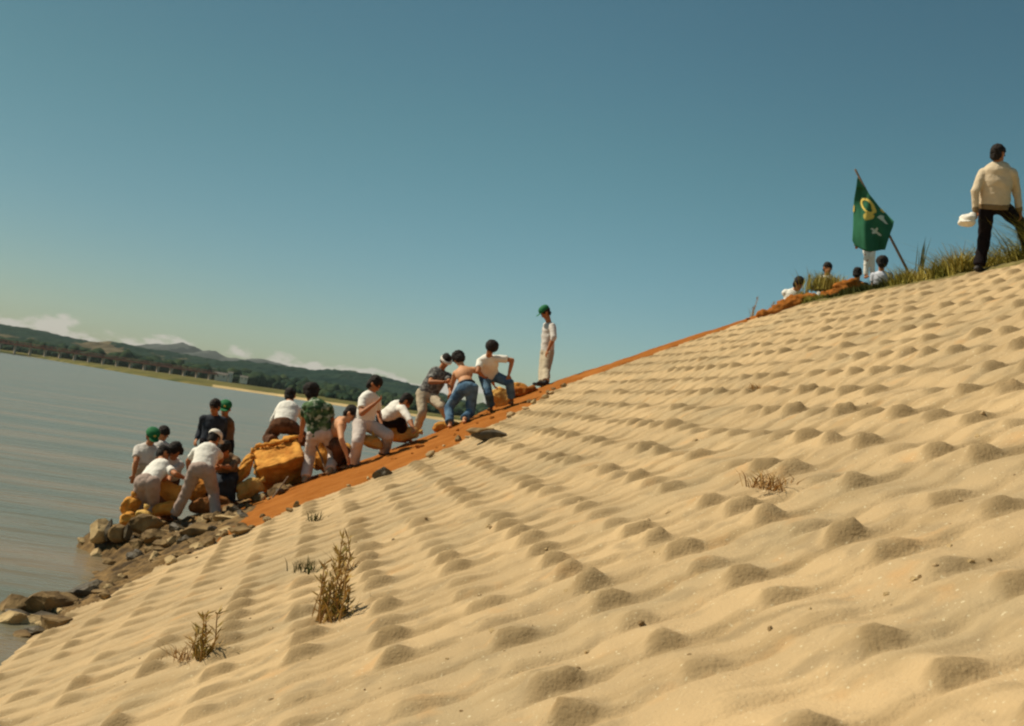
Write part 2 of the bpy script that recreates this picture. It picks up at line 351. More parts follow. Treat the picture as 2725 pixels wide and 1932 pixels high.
hill('mountains', [(240, 800), (330, 775), (355, 770), (385, 772), (410, 768), (432, 776), (445, 789), (475, 786), (505, 800), (560, 806), (590, 803), (640, 818), (760, 850)], 3200, 900, m_far, .0012, 14, 40, 3)
# far bank: sand edge, grass flat
SH = [(-400, 730), (-120, 762), (10, 783), (90, 795), (150, 812), (300, 838), (420, 858), (520, 872), (620, 886), (700, 899), (780, 911), (850, 920), (930, 932), (1010, 944), (1100, 957), (1300, 990)]
bx_, by_ = [], []
for x, y in SH:
    r = ray((x, y), 'P'); D = min(620, EZ / max(1e-4, -r.z)); bx_.append(r.x); by_.append(D)
us = np.arange(bx_[0], bx_[-1], .002); vv = np.linspace(0, 1, 40)
U, V = np.meshgrid(us, vv, indexing='ij')
D0 = np.interp(U, bx_, by_)
Yb = D0 + (1050 - D0) * V ** 2.2; Xb = U * Yb
Zb = -.3 + 1.3 * sst(0, .25, V) + .9 * V + .25 * fbm(Xb / 9, Yb / 9, 3, 4) * (V > .12)
vc = ctr(V); uc = ctr(U)
sand = (vc < .16) & (uc > -.27)
tag(gridmesh('far_beach', Xb, Yb, Zb, m_beach, sand), kind='structure')
tag(gridmesh('far_bank', Xb, Yb, Zb, m_bank, ~sand), kind='structure')
# far-off wood and bushes: one mass
ico = bmesh.new(); bmesh.ops.create_icosphere(ico, subdivisions=2, radius=1); IV = np.array([v.co[:] for v in ico.verts]); IF = np.array([[v.index for v in f.verts] for f in ico.faces]); ico.free()
V_, F_ = [], []; nv = 0
for k in range(2600):
    u = random.uniform(-.62, .12); d0 = float(np.interp(u, bx_, by_)); q = random.random()
    D = d0 + (1000 - d0) * (.18 + .82 * q); h = random.uniform(1.0, 2.2) + 3.8 * q * random.random() + (3 * random.random() if q > .5 else 0)
    if q < .3 and random.random() < .4: continue
    if u < -.2 and D < 740: continue
    wv = h * random.uniform(.7, 1.5)
    s = IV * (1 + .25 * np.random.randn(len(IV), 1) * .6) * np.array([wv, wv, h]) + np.array([u * D, D, 1.2 + h * .6 + q])
    V_.append(s); F_.append(IF + nv); nv += len(IV)
tag(mkobj('wood', np.concatenate(V_), np.concatenate(F_), m_wood2), 'low dark green wood and bushes on the far river bank', 'wood', kind='stuff')
def box(vs, fs, c, sx, sy, sz, rz=0):
    n = len(vs); cs, sn = math.cos(rz), math.sin(rz)
    for dx, dy, dz in ((-1, -1, -1), (1, -1, -1), (1, 1, -1), (-1, 1, -1), (-1, -1, 1), (1, -1, 1), (1, 1, 1), (-1, 1, 1)):
        x, y = dx * sx / 2, dy * sy / 2
        vs.append((c[0] + x * cs - y * sn, c[1] + x * sn + y * cs, c[2] + dz * sz / 2))
    fs += [tuple(n + i for i in f) for f in ((0, 3, 2, 1), (4, 5, 6, 7), (0, 1, 5, 4), (1, 2, 6, 5), (2, 3, 7, 6), (3, 0, 4, 7))]
# the long bridge
pa = far(-160, 738, 600); pb = far(484, 839, 690)
br = empty('bridge', ((pa.x + pb.x) / 2, (pa.y + pb.y) / 2, 0), 'long rust red girder bridge on pale piers across the far river', 'bridge')
ang = math.atan2(pb.y - pa.y, pb.x - pa.x); LB = math.hypot(pb.x - pa.x, pb.y - pa.y)
def bpt(f, z): return (pa.x + (pb.x - pa.x) * f, pa.y + (pb.y - pa.y) * f, z)
zd = (pa.z + pb.z) / 2
vs, fs = [], []
box(vs, fs, bpt(.5, zd - .15), LB, 5.0, 1.1, ang); mkobj('girder', vs, fs, m_brid, br, False)
vs, fs = [], []
for sgn in (-1, 1):
    c = bpt(.5, zd + 1.5); box(vs, fs, (c[0] - math.sin(ang) * 2.3 * sgn, c[1] + math.cos(ang) * 2.3 * sgn, c[2]), LB, .12, .22, ang)
    for k in range(70):
        c = bpt((k + .5) / 70, zd + .93); box(vs, fs, (c[0] - math.sin(ang) * 2.3 * sgn, c[1] + math.cos(ang) * 2.3 * sgn, c[2]), .25, .12, .96, ang)
mkobj('railing', vs, fs, m_brid, br, False)
npier = 20
for k in range(npier):
    vs, fs = [], []; c = bpt((k + .5) / npier, (zd - .7) / 2 + .2)
    box(vs, fs, c, .7, 4.2, zd - 1.0, ang); box(vs, fs, (c[0], c[1], zd - .85), 1.5, 4.8, .28, ang)
    mkobj('pier', vs, fs, m_pier, br, False)
# far houses
def house(px, py, D, wd, hh, label, rz=0.2, tall=False):
    p = far(px, py, D); o = empty('house' if not tall else 'tower', (p.x, p.y, p.z), label, 'house' if not tall else 'tower')
    vs, fs = [], []; box(vs, fs, (p.x, p.y, p.z + hh / 2 - 1), wd, wd * .6, hh + 2, rz); mkobj('wall', vs, fs, m_hwall, o, False)
    vs, fs = [], []
    cs, sn = math.cos(rz), math.sin(rz); e = .4
    P_ = lambda x, y, z: (p.x + x * cs - y * sn, p.y + x * sn + y * cs, p.z + z)
    a, b_ = wd / 2 + e, wd * .3 + e
    vs = [P_(-a, -b_, hh), P_(a, -b_, hh), P_(a, b_, hh), P_(-a, b_, hh), P_(-a, 0, hh + wd * .18), P_(a, 0, hh + wd * .18)]
    mkobj('roof', vs, [(0, 1, 5, 4), (3, 4, 5, 2), (0, 4, 3), (1, 2, 5), (0, 3, 2, 1)], m_roof, o, False)
    vs, fs = [], []
    if not tall:
        for i in (-1, 1):
            vs, fs = [], []; c = P_(i * wd * .25, -wd * .3 - .03, hh * .5); box(vs, fs, c, wd * .14, .1, hh * .4, rz); mkobj('window', vs, fs, m_roof, o, False)
house(494, 846, 700, 7.5, 2.4, 'long white house by the right end of the bridge')
house(514, 849, 705, 3.0, 4.6, 'narrow white house just right of the long white house')
house(545, 852, 740, 5, 2.6, 'small pale house among trees, right of the other two houses')

# ------------------------------------------------------------------ organic building blocks
class Blob:
    def __init__(s): s.v = []; s.f = []
    def lathe(s, p0, p1, prof, side=None, flat=1.0, n=14):
        ax = (p1 - p0); Ln = ax.length or 1e-6; ax = ax / Ln
        sd = side if side is not None else Vector((1, 0, 0))
        sd = sd - ax * sd.dot(ax)
        if sd.length < 1e-3: sd = ax.orthogonal()
        sd.normalize(); nn = ax.cross(sd); b0 = len(s.v)
        for h, r in prof:
            for k in range(n):
                t_ = 2 * math.pi * k / n
                s.v.append(p0 + ax * h + sd * (r * math.cos(t_)) + nn * (r * flat * math.sin(t_)))
        m_ = len(prof)
        for i in range(m_ - 1):
            for k in range(n):
                a = b0 + i * n + k; b_ = b0 + i * n + (k + 1) % n
                s.f.append((a, b_, b_ + n, a + n))
        s.f.append(tuple(b0 + k for k in reversed(range(n)))); s.f.append(tuple(b0 + (m_ - 1) * n + k for k in range(n)))
    def cone(s, p0, r0, p1, r1, side=None, flat=1.0, n=14):
        Ln = (p1 - p0).length; pr = []
        for t_ in (-80, -55, -30, 0): pr.append((r0 * math.sin(R(t_)), r0 * math.cos(R(t_))))
        pr.append((Ln * .5, (r0 + r1) / 2))
        for t_ in (0, 30, 55, 80): pr.append((Ln + r1 * math.sin(R(t_)), r1 * math.cos(R(t_))))
        s.lathe(p0, p1, pr, side, flat, n)
    def ell(s, c, ax, rx, ry, rz, side, n=16):
        """ellipsoid; ax = long (z) axis, side = x axis"""
        ax = ax.normalized(); pr = [(rz * math.sin(R(t_)), rx * math.cos(R(t_))) for t_ in range(-80, 81, 16)]
        s.lathe(c, c + ax, pr, side, ry / rx, n)
def bake(bl, name, mt, parent, vox=.012, smooth=3, fold=0, fscale=9, seed=0):
    me = bpy.data.meshes.new(name); me.from_pydata([tuple(v) for v in bl.v], [], bl.f)
    o = bpy.data.objects.new('tmp', me); C.objects.link(o)
    rm = o.modifiers.new('r', 'REMESH'); rm.mode = 'VOXEL'; rm.voxel_size = vox; rm.use_smooth_shade = True
    if smooth:
        sm = o.modifiers.new('s', 'SMOOTH'); sm.factor = .6; sm.iterations = smooth
    dg = bpy.context.evaluated_depsgraph_get(); dg.update()
    nm = bpy.data.meshes.new_from_object(o.evaluated_get(dg)); nm.name = name
    bpy.data.objects.remove(o); bpy.data.meshes.remove(me)
    if fold:
        n = len(nm.vertices); co = np.empty(n * 3, np.float32); no = np.empty(n * 3, np.float32)
        nm.vertices.foreach_get('co', co); nm.vertex_normals.foreach_get('vector', no)
        co = co.reshape(-1, 3); no = no.reshape(-1, 3)
        q = co * fscale
        dsp = np.array([noise.noise((a * 1.0 + seed, b_ * 1.0, c * 2.0 + seed)) + .5 * noise.noise((a * 2.6, b_ * 2.6 + seed, c * 3.5)) for a, b_, c in q])
        co = co + no * (dsp * fold)[:, None]; nm.vertices.foreach_set('co', co.astype(np.float32).ravel()); nm.update()
    nm.materials.clear(); nm.materials.append(mt)
    nm.polygons.foreach_set('use_smooth', np.ones(len(nm.polygons), bool))
    ob = bpy.data.objects.new(name, nm); C.objects.link(ob)
    if parent:
        ob.parent = parent
        if parent.type == 'EMPTY': ob.matrix_parent_inverse = Matrix.Translation(parent.location).inverted()
    return ob

# ------------------------------------------------------------------ people
def solve(p, reg, parent, Ln, sign):
    """point on the sight line through p at distance Ln from the parent joint"""
    r = ray(p, reg); o = EYE - parent; A = r.dot(r); B = 2 * o.dot(r); Cc = o.dot(o) - Ln * Ln; disc = B * B - 4 * A * Cc
    if disc <= 0:
        q = EYE + r * (-B / (2 * A)); d = q - parent
        return parent + d.normalized() * min(d.length, Ln * 1.18)
    tt_ = (-B + math.copysign(math.sqrt(disc), sign or 1)) / (2 * A)
    if sign == 0: tt_ = -B / (2 * A); q = EYE + r * tt_; return q
    return EYE + r * tt_
def proj(p):
    d = p - EYE; z = d.dot(fw); return (F * d.dot(rt) / z, F * d.dot(up) / z)
def ik(h, a, l1, l2, kpx, fwd):
    """knee on the circle round the hip-ankle line that looks nearest to the photo's knee, bending forwards"""
    d = a - h; D_ = d.length
    if D_ > (l1 + l2) * .995: k = D_ / ((l1 + l2) * .995); l1 *= k; l2 *= k
    x = (l1 * l1 - l2 * l2 + D_ * D_) / (2 * D_); y = math.sqrt(max(0, l1 * l1 - x * x)); dn = d / D_
    e1 = dn.orthogonal().normalized(); e2 = dn.cross(e1); best = None
    for q in range(72):
        v = e1 * math.cos(q * math.pi / 36) + e2 * math.sin(q * math.pi / 36); kp = h + dn * x + v * y
        P2 = proj(kp); c = math.hypot(P2[0] - kpx[0], P2[1] - kpx[1]) * h.y / F - v.dot(fwd) * y * .35
        if best is None or c < best[0]: best = (c, kp)
    return best[1]
def hand(B, wr, dirv, side, k=1.0, curl=.7, sgn=1):
    """palm plus four fingers and a thumb; dirv = along the hand, side = across the palm"""
    dirv = dirv.normalized(); side = (side - dirv * side.dot(dirv)).normalized(); nrm = dirv.cross(side)
    pc = wr + dirv * .05 * k
    B.ell(pc, dirv, .040 * k, .017 * k, .052 * k, side)
    for i, (ln, off) in enumerate(((.066, -.030), (.076, -.010), (.070, .011), (.055, .030))):
        b0 = wr + dirv * .085 * k + side * off * k
        c1 = (dirv * math.cos(curl * .5) + nrm * math.sin(curl * .5)); c2 = (dirv * math.cos(curl * 1.4) + nrm * math.sin(curl * 1.4))
        m1 = b0 + c1 * ln * .5 * k; m2 = m1 + c2 * ln * .5 * k
        B.cone(b0 - dirv * .02, .0095 * k, m1, .009 * k, n=8); B.cone(m1, .009 * k, m2, .0078 * k, n=8)
    t0 = wr + dirv * .025 * k - side * .028 * k * sgn; t1 = t0 + (dirv * .6 - side * .7 * sgn + nrm * .3).normalized() * .035 * k
    t2 = t1 + (dirv * .9 - side * .2 * sgn + nrm * .4).normalized() * .028 * k
    B.cone(t0, .012 * k, t1, .0105 * k, n=8); B.cone(t1, .0105 * k, t2, .009 * k, n=8)

NP = 0
def person(reg, D, label, head, neck, pelvis, sh, el, ha, kn, an, face, st=0, shirt=None, sleeve='short', trousers=None, tlen=1.0,
           hair='short', cap=None, ssn=(0, 0), esn=(0, 0), hsn=(0, 0), hpsn=(0, 0), footdir=None, k=1.0, skin=None, andepth=None, free=False,
           shoes=None, vest=False, hsg=0, sb=1.0, tbulk=1.0, rolled=False, band=False, badge=False, group='people working on the bank'):
    """joints as photo pixels of the zoom region; depth signs: -1 towards the camera, +1 away"""
    global NP; NP += 1; seed = NP * 3.7
    skin = skin or m_skin
    yaw, pit = R(face[0]), R(face[1])                     # 0 = looks at the camera, 90 = looks right
    if not free and not andepth:
        hh_ = [hit(an[i], reg, .07) for i in (0, 1)]; ok_ = [q for q in hh_ if q is not None and abs(q.y - D) < 2.5]
        if ok_:
            nD = sum(q.y for q in ok_) / len(ok_)
            nD = D + max(-1.2, min(1.2, nD - D)); k *= nD / D; D = nD
    pel = at(pelvis, reg, D)
    nk = solve(neck, reg, pel, .50 * k, st)
    hd = solve(head, reg, nk, .205 * k, hsg)
    if (hd - nk).length < .12 * k: hd = nk + (hd - nk).normalized() * .17 * k
    tor = (nk - pel).normalized()
    S = [solve(sh[i], reg, nk, .185 * k, ssn[i]) for i in (0, 1)]
    lat = (S[1] - S[0]); lat = lat - tor * lat.dot(tor)
    if lat.length < .15: lat = lat.normalized() * .2 if lat.length > .02 else Vector((0, .2, 0))
    latn = lat.normalized()
    mid = (S[0] + S[1]) / 2
    S = [mid - latn * .175 * k, mid + latn * .175 * k] if (S[1] - S[0]).length < .30 * k else S
    S = [q - tor * .03 * k - (q - mid) * .06 for q in S]
    E = [solve(el[i], reg, S[i], .285 * k, esn[i]) for i in (0, 1)]
    W = [solve(ha[i], reg, E[i], .25 * k, hsn[i]) for i in (0, 1)]
    hl = Vector((latn.x, latn.y, latn.z * .5)).normalized()
    H = [pel - hl * .095 * k, pel + hl * .095 * k]
    K, A_ = [], []
    for i in (0, 1):
        if free: a = at(an[i], reg, (andepth or (D, D))[i])
        elif andepth: a = at(an[i], reg, andepth[i]); a.z = ground_z(a.x, a.y) + .085
        else:
            a = hit(an[i], reg, .07)
            if a is None or abs(a.y - D) > .3: a = at(an[i], reg, D + (0 if a is None else max(-.3, min(.3, a.y - D)))); a.z = max(a.z, ground_z(a.x, a.y) + .06) if a.z < ground_z(a.x, a.y) + .5 else a.z
        K.append(ik(H[i], a, .43 * k, .41 * k, proj(at(kn[i], reg, D)), Vector((math.sin(yaw), -math.cos(yaw), 0)))); A_.append(a)
    fd = Vector((math.sin(yaw) * math.cos(pit), -math.cos(yaw) * math.cos(pit), -math.sin(pit)))
    hu = ((hd - nk).normalized() * .5 + Vector((0, 0, 1)) * .5).normalized() if pit < R(50) else (hd - nk).normalized()
    hu = (hu - fd * hu.dot(fd)).normalized(); hs = hu.cross(fd).normalized()
    base = (A_[0] + A_[1]) / 2
    root = empty('person', base, label, 'person', group)
    k0 = k; hk = k * 1.09
    B = Blob()
    ch = nk - tor * .14 * k; wa = pel + tor * .16 * k
    fr = latn.cross(tor).normalized()
    if fr.dot(fd) < 0: fr = -fr
    # torso
    B.ell(ch, tor, .165 * k, .115 * k, .17 * k, latn); B.ell(wa, tor, .135 * k, .10 * k, .16 * k, latn); B.ell(pel + tor * .02, tor, .155 * k, .115 * k, .14 * k, hl)
    B.ell(nk - tor * .04 * k, tor, .10 * k, .075 * k, .07 * k, latn)
    for i in (0, 1):
        B.cone(nk - tor * .03 * k, .055 * k, S[i], .062 * k)
        B.cone(S[i], .056 * k, E[i], .042 * k); fm = E[i].lerp(W[i], .35)
        B.cone(E[i], .042 * k, fm, .043 * k); B.cone(fm, .043 * k, W[i], .027 * k)
        hdv = (W[i] - E[i]).normalized(); sdv = hdv.cross(fd); sdv = sdv if sdv.length > .2 else hdv.cross(Vector((0, 0, 1)))
        hand(B, W[i], hdv, sdv, k, .6 + .3 * random.random(), 1 if i else -1)
        B.cone(H[i], .088 * k, K[i], .058 * k); cm = K[i].lerp(A_[i], .3)
        B.cone(K[i], .056 * k, cm, .056 * k); B.cone(cm, .056 * k, A_[i], .036 * k)
        fdv = footdir[i] if footdir else fd
        fdv = Vector((fdv[0], fdv[1], 0)); fdv = fdv.normalized() if fdv.length > .1 else Vector((0, -1, 0))
        sol = A_[i] - Vector((0, 0, .045 * k))
        B.cone(sol - fdv * .04 * k, .036 * k, sol + fdv * .15 * k, .028 * k, flat=.8)
    # neck, head, face
    B.cone(nk - tor * .02, .055 * hk, hd - hu * .05 * hk, .052 * hk)
    B.ell(hd + hu * .025 * hk - fd * .012 * hk, hu, .076 * hk, .093 * hk, .098 * hk, hs)
    B.ell(hd - hu * .045 * hk + fd * .022 * hk, hu, .058 * hk, .062 * hk, .072 * hk, hs)
    B.cone(hd + fd * .078 * hk + hu * .01 * hk, .010 * hk, hd + fd * .096 * hk - hu * .025 * hk, .014 * hk, n=8)   # nose
    B.ell(hd + fd * .078 * hk - hu * .058 * hk, hu, .024 * hk, .010 * hk, .009 * hk, hs)                         # mouth
    B.ell(hd + fd * .072 * hk - hu * .092 * hk, hu, .022 * hk, .016 * hk, .018 * hk, hs)                         # chin
    for i in (-1, 1): B.ell(hd + hs * .078 * hk * i - fd * .005 * hk, hu, .012 * hk, .022 * hk, .032 * hk, hs)   # ears
    body = bake(B, 'body', skin, root, .0105, 2)
    for i in (-1, 1):
        e = Blob(); e.ell(hd + fd * .083 * hk + hs * .030 * hk * i + hu * .012 * hk, hu, .012 * hk, .007 * hk, .007 * hk, hs, 10)
        mkobj('eye', e.v, e.f, m_eye, root)
    # hair
    Hb = Blob()
    if hair == 'afro':
        Hb.ell(hd + hu * .055 * hk - fd * .030 * hk, hu, .118 * hk, .118 * hk, .105 * hk, hs); Hb.ell(hd - fd * .055 * hk - hu * .01 * hk, hu, .098 * hk, .078 * hk, .092 * hk, hs)
    elif hair == 'long':
        Hb.ell(hd + hu * .048 * hk - fd * .022 * hk, hu, .097 * hk, .108 * hk, .092 * hk, hs); Hb.ell(hd - fd * .048 * hk - hu * .025 * hk, hu, .088 * hk, .068 * hk, .10 * hk, hs)
    else:
        Hb.ell(hd + hu * .042 * hk - fd * .020 * hk, hu, .087 * hk, .103 * hk, .090 * hk, hs); Hb.ell(hd - fd * .040 * hk - hu * .01 * hk, hu, .080 * hk, .062 * hk, .085 * hk, hs)
    bake(Hb, 'hair', m_hair, root, .010, 1, .013, 26, seed)
    if cap:
        cm_ = {'green': m_gcap, 'white': m_wcap}[cap]
        cb_ = Blob(); cc = hd + hu * .062 * hk - fd * .012 * hk
        pr = [(-.012, .100), (.0, .106), (.03, .104), (.06, .088), (.082, .06), (.092, .02)]
        cb_.lathe(cc, cc + hu, [(a * hk, b_ * hk) for a, b_ in pr], hs, 1.08, 22)
        cp = bake(cb_, 'cap', cm_, root, .008, 1)
        br_ = Blob(); bc = cc + fd * .125 * hk - hu * .008 * hk
        br_.ell(bc, hu, .078 * hk, .075 * hk, .009 * hk, hs, 20)
        bake(br_, 'brim', cm_, cp, .006, 0)
        if badge:
            bb_ = Blob(); bb_.ell(cc + fd * .103 * hk + hu * .035 * hk, fd, .022 * hk, .022 * hk, .010 * hk, hs, 12); mkobj('badge', bb_.v, bb_.f, m_band, cp)
    if band:
        bb_ = Blob(); cc = hd + hu * .035 * hk; bb_.lathe(cc - hu * .02 * hk, cc, [(0, .098 * hk), (.005, .104 * hk), (.035 * hk, .104 * hk), (.04 * hk, .098 * hk)], hs, 1.15, 22)
        mkobj('headband', bb_.v, bb_.f, m_wcap, root)
    # clothes
    if shirt:
        Sh = Blob(); g = .022; TL = (nk - pel).length
        Sh.ell(ch, tor, (.172 + g) * k, (.118 + g) * k, .185 * k, latn)
        Sh.lathe(pel, nk, [(-.035 * k, .15 * k), (-.03 * k, .186 * k * sb), (.05 * k, .190 * k * sb), (TL * .35, .186 * k * sb), (TL * .6, .193 * k * sb), (TL * .82, .185 * k), (TL * .9, .12 * k)], (hl + latn).normalized(), .70, 24)
        Sh.ell(nk - tor * .055 * k, tor, .115 * k, .090 * k, .065 * k, latn)
        for i in (0, 1):
            Sh.cone(nk - tor * .055 * k, .072 * k, S[i], .076 * k)
            if sleeve == 'short':
                e2 = S[i].lerp(E[i], .62); Sh.lathe(S[i], e2, [(-.03 * k, .05 * k), (0, .077 * k), (.09 * k, .073 * k), ((e2 - S[i]).length, .070 * k), ((e2 - S[i]).length + .004, .05 * k)], None)
            elif sleeve == 'long':
                Sh.cone(S[i], .075 * k, E[i], .060 * k); Sh.cone(E[i], .060 * k, E[i].lerp(W[i], .93), .042 * k)
            elif sleeve == 'rolled':
                Sh.cone(S[i], .075 * k, E[i], .061 * k); Sh.cone(E[i], .061 * k, E[i].lerp(W[i], .12), .057 * k)
        so_ = bake(Sh, 'shirt' if not band == 'x' else 'shirt', shirt, root, .012, 3, .010, 6, seed)
        cl = Blob(); cl.lathe(nk - tor * .005, nk + (hd - nk), [(0, .060 * k), (.012 * k, .068 * k), (.035 * k, .064 * k), (.036 * k, .050 * k)], latn, .95, 16)
        mkobj('collar', cl.v, cl.f, shirt, so_)
        if vest == 'rib':
            rb = Blob(); rb.lathe(pel + tor * .0, nk, [(-.055 * k, .155 * k), (-.05 * k, .212 * k), (.02 * k, .212 * k), (.025 * k, .16 * k)], hl, .72, 24)
            bake(rb, 'waistband', m_rib, so_, .010, 2, .004, 20, seed)
            for i in (0, 1):
                w2 = E[i].lerp(W[i], .86); rb = Blob(); rb.cone(w2, .045 * k, E[i].lerp(W[i], 1.0), .042 * k); mkobj('cuff', rb.v, rb.f, m_rib, so_)
    if trousers:
        T = Blob(); g = .022 * tbulk
        T.ell(pel + tor * .01 * k, tor, (.155 + g) * k, (.120 + g) * k, .145 * k, hl); T.lathe(pel + tor * .05 * k, nk, [(-.05, .150 * k), (0, .163 * k), (.055 * k, .155 * k), (.06 * k, .12 * k)], hl, .78, 20)
        for i in (0, 1):
            T.cone(H[i], (.092 + g) * k, K[i], (.064 + g) * k); a2 = K[i].lerp(A_[i], tlen - .03)
            T.lathe(K[i], a2, [(-.06 * k, .05 * k), (0, (.063 + g) * k), ((a2 - K[i]).length * .5, (.060 + g) * k), ((a2 - K[i]).length, (.058 + g * 1.1) * k), ((a2 - K[i]).length + .004, .045 * k)], None)
            T.ell(K[i], (K[i] - H[i]), (.066 + g) * k, (.066 + g) * k, .07 * k, latn)
        bake(T, 'trousers', trousers, root, .012, 3, .011, 6, seed + 5)
        blt = Blob(); blt.lathe(pel + tor * .10 * k, nk, [(-.018 * k, .150 * k), (-.016 * k, .170 * k), (.016 * k, .168 * k), (.018 * k, .148 * k)], hl, .8, 24)
        if not shirt: mkobj('belt', blt.v, blt.f, m_shoe, root)
    if shoes:
        for i in (0, 1):
            fdv = footdir[i] if footdir else fd
            fdv = Vector((fdv[0], fdv[1], 0)); fdv = fdv.normalized() if fdv.length > .1 else Vector((0, -1, 0)); sol = A_[i] - Vector((0, 0, .043 * k))
            sb = Blob(); sb.cone(sol - fdv * .045 * k, .047 * k, sol + fdv * .16 * k, .038 * k, flat=.85); sb.cone(sol - fdv * .04 * k, .045 * k, A_[i], .045 * k)
            bake(sb, 'shoe', shoes, root, .01, 2)
    return root, W, E, A_
WG = None
# --- the group at the water's edge (zoom region A)
person('A', 17.9, 'person in green cap and white open-necked shirt, leftmost of the workers', (738, 590), (705, 665), (670, 875), ((625, 690), (790, 705)), ((583, 830), (800, 830)), ((562, 950), (850, 940)),
       ((640, 1030), (690, 1030)), ((630, 1180), (680, 1180)), (35, 35), st=0, shirt=m_offw, trousers=m_khaki, cap='green', hsg=-1, ssn=(0, 0), esn=(-1, -1), hsn=(0, -1), shoes=m_shoe, andepth=(17.9, 17.9), badge=True)
person('A', 18.6, 'person with black hair and pale shirt, head just behind the leftmost green cap', (848, 560), (825, 640), (800, 860), ((760, 668), (880, 690)), ((740, 800), (900, 800)), ((760, 900), (880, 900)),
       ((790, 1010), (830, 1010)), ((790, 1150), (830, 1150)), (60, 30), shirt=m_offw, trousers=m_khaki, hsg=0, shoes=m_shoe, andepth=(18.4, 18.4))
person('A', 16.9, 'person in white T-shirt and rolled grey trousers bending right over the sacks', (848, 752), (840, 835), (690, 1030), ((800, 850), (905, 885)), ((850, 990), (965, 945)), ((840, 1075), (1055, 985)),
       ((610, 1180), (735, 1185)), ((600, 1370), (690, 1370)), (110, 35), st=1, andepth=(16.9, 16.9), shirt=m_white, trousers=m_pink, tlen=.62, hsg=1, esn=(-1, -1), hsn=(1, 1), ssn=(1, -1), tbulk=1.7, footdir=((.7, -.3), (.7, -.3)))
person('A', 18.2, 'person with black hair stooping, face turned left, right behind the white T-shirt back', (960, 718), (925, 800), (890, 990), ((860, 830), (960, 840)), ((870, 940), (915, 950)), ((840, 1050), (905, 1010)),
       ((850, 1100), (930, 1100)), ((870, 1220), (930, 1220)), (-55, 45), st=-1, shirt=m_offw, trousers=m_brown, esn=(-1, -1), hsn=(-1, -1), hsg=-1, hair='long', andepth=(18.2, 18.2))
person('A', 18.7, 'person standing upright in charcoal long-sleeved shirt looking down, at the water', (1340, 300), (1340, 385), (1310, 640), ((1245, 410), (1415, 405)), ((1205, 520), (1430, 530)), ((1165, 610), (1415, 640)),
       ((1285, 830), (1335, 830)), ((1285, 1010), (1335, 1010)), (-10, 28), shirt=m_char, sleeve='long', trousers=m_dark, hsg=-1, esn=(1, 1), hsn=(-1, -1), shoes=m_shoe, andepth=(18.6, 18.6))
person('A', 19.1, 'person in green cap and brown jacket beside the charcoal shirt', (1440, 322), (1440, 405), (1440, 640), ((1385, 430), (1490, 435)), ((1400, 540), (1500, 550)), ((1420, 620), (1455, 625)),
       ((1430, 800), (1470, 800)), ((1430, 960), (1470, 960)), (10, 25), shirt=mat('brown_jacket', (.17, .09, .04), .9, .2, 8, .3, 25), sleeve='long', trousers=m_dark, cap='green', badge=True, hsg=-1, esn=(1, 1), hsn=(-1, -1), ssn=(1, -1), shoes=m_shoe, andepth=(18.6, 18.6))
person('A', 17.2, 'person in white cap and white T-shirt bent over with legs wide, back to camera', (1335, 610), (1290, 675), (1215, 905), ((1165, 715), (1365, 720)), ((1085, 820), (1405, 800)), ((1090, 920), (1345, 890)),
       ((1075, 1110), (1330, 1120)), ((958, 1335), (1352, 1340)), (150, 35), st=1, shirt=m_white, trousers=m_pink, cap='white', hsg=1, esn=(1, 1), hsn=(1, 1), shoes=m_shoe, footdir=((-.3, .6), (.3, .8)), tbulk=1.15)
person('A', 17.9, 'person in brown shirt and dark trousers crouching right of the white-capped worker', (1432, 705), (1445, 775), (1455, 955), ((1395, 800), (1495, 805)), ((1385, 880), (1500, 880)), ((1335, 890), (1410, 870)),
       ((1450, 1080), (1515, 1050)), ((1440, 1180), (1495, 1165)), (-50, 40), st=-1, shirt=mat('faded_brown_shirt', (.20, .12, .06), .9, .3, 12, .3, 25), sleeve='rolled', trousers=m_char, hsg=-1, esn=(-1, -1), hsn=(-1, -1), andepth=(17.6, 17.6), shoes=m_shoe, tbulk=1.2)
# --- the middle of the line (zoom region B)
person('B', 18.9, 'person in white shirt and dark brown trousers squatting on the sacks, back to camera', (450, 350), (440, 425), (390, 640), ((345, 470), (535, 475)), ((290, 590), (580, 560)), ((290, 700), (560, 650)),
       ((255, 700), (545, 670)), ((290, 790), (490, 780)), (175, 25), st=1, shirt=m_white, trousers=m_brown, hsg=1, esn=(1, 1), hsn=(1, -1), free=True, k=1.06, andepth=(18.8, 18.8), tbulk=1.6, sleeve='rolled')
person('B', 17.9, 'person with bushy hair in green leaf-print shirt standing, back to camera', (655, 325), (690, 400), (750, 715), ((605, 435), (830, 440)), ((582, 590), (862, 580)), ((560, 715), (905, 700)),
       ((640, 930), (880, 900)), ((605, 1150), (848, 1070)), (200, 25), shirt=m_floral, trousers=m_lpink, hair='afro', hsg=1, esn=(1, 1), hsn=(1, 1), shoes=mat('tan_shoe', (.32, .25, .16), .8, .1, 9), footdir=((.1, .9), (.4, .7)), k=1.10)
person('B', 17.0, 'shirtless person leaning down behind the leaf-print shirt, arms reaching low', (1045, 525), (960, 600), (845, 760), ((905, 620), (950, 640)), ((915, 760), (955, 770)), ((965, 900), (1010, 930)),
       ((900, 900), (960, 880)), ((930, 1010), (975, 1000)), (75, 40), st=-1, trousers=m_brown, esn=(1, -1), hsn=(1, -1), ssn=(1, -1), hsg=0, skin=m_skinp)
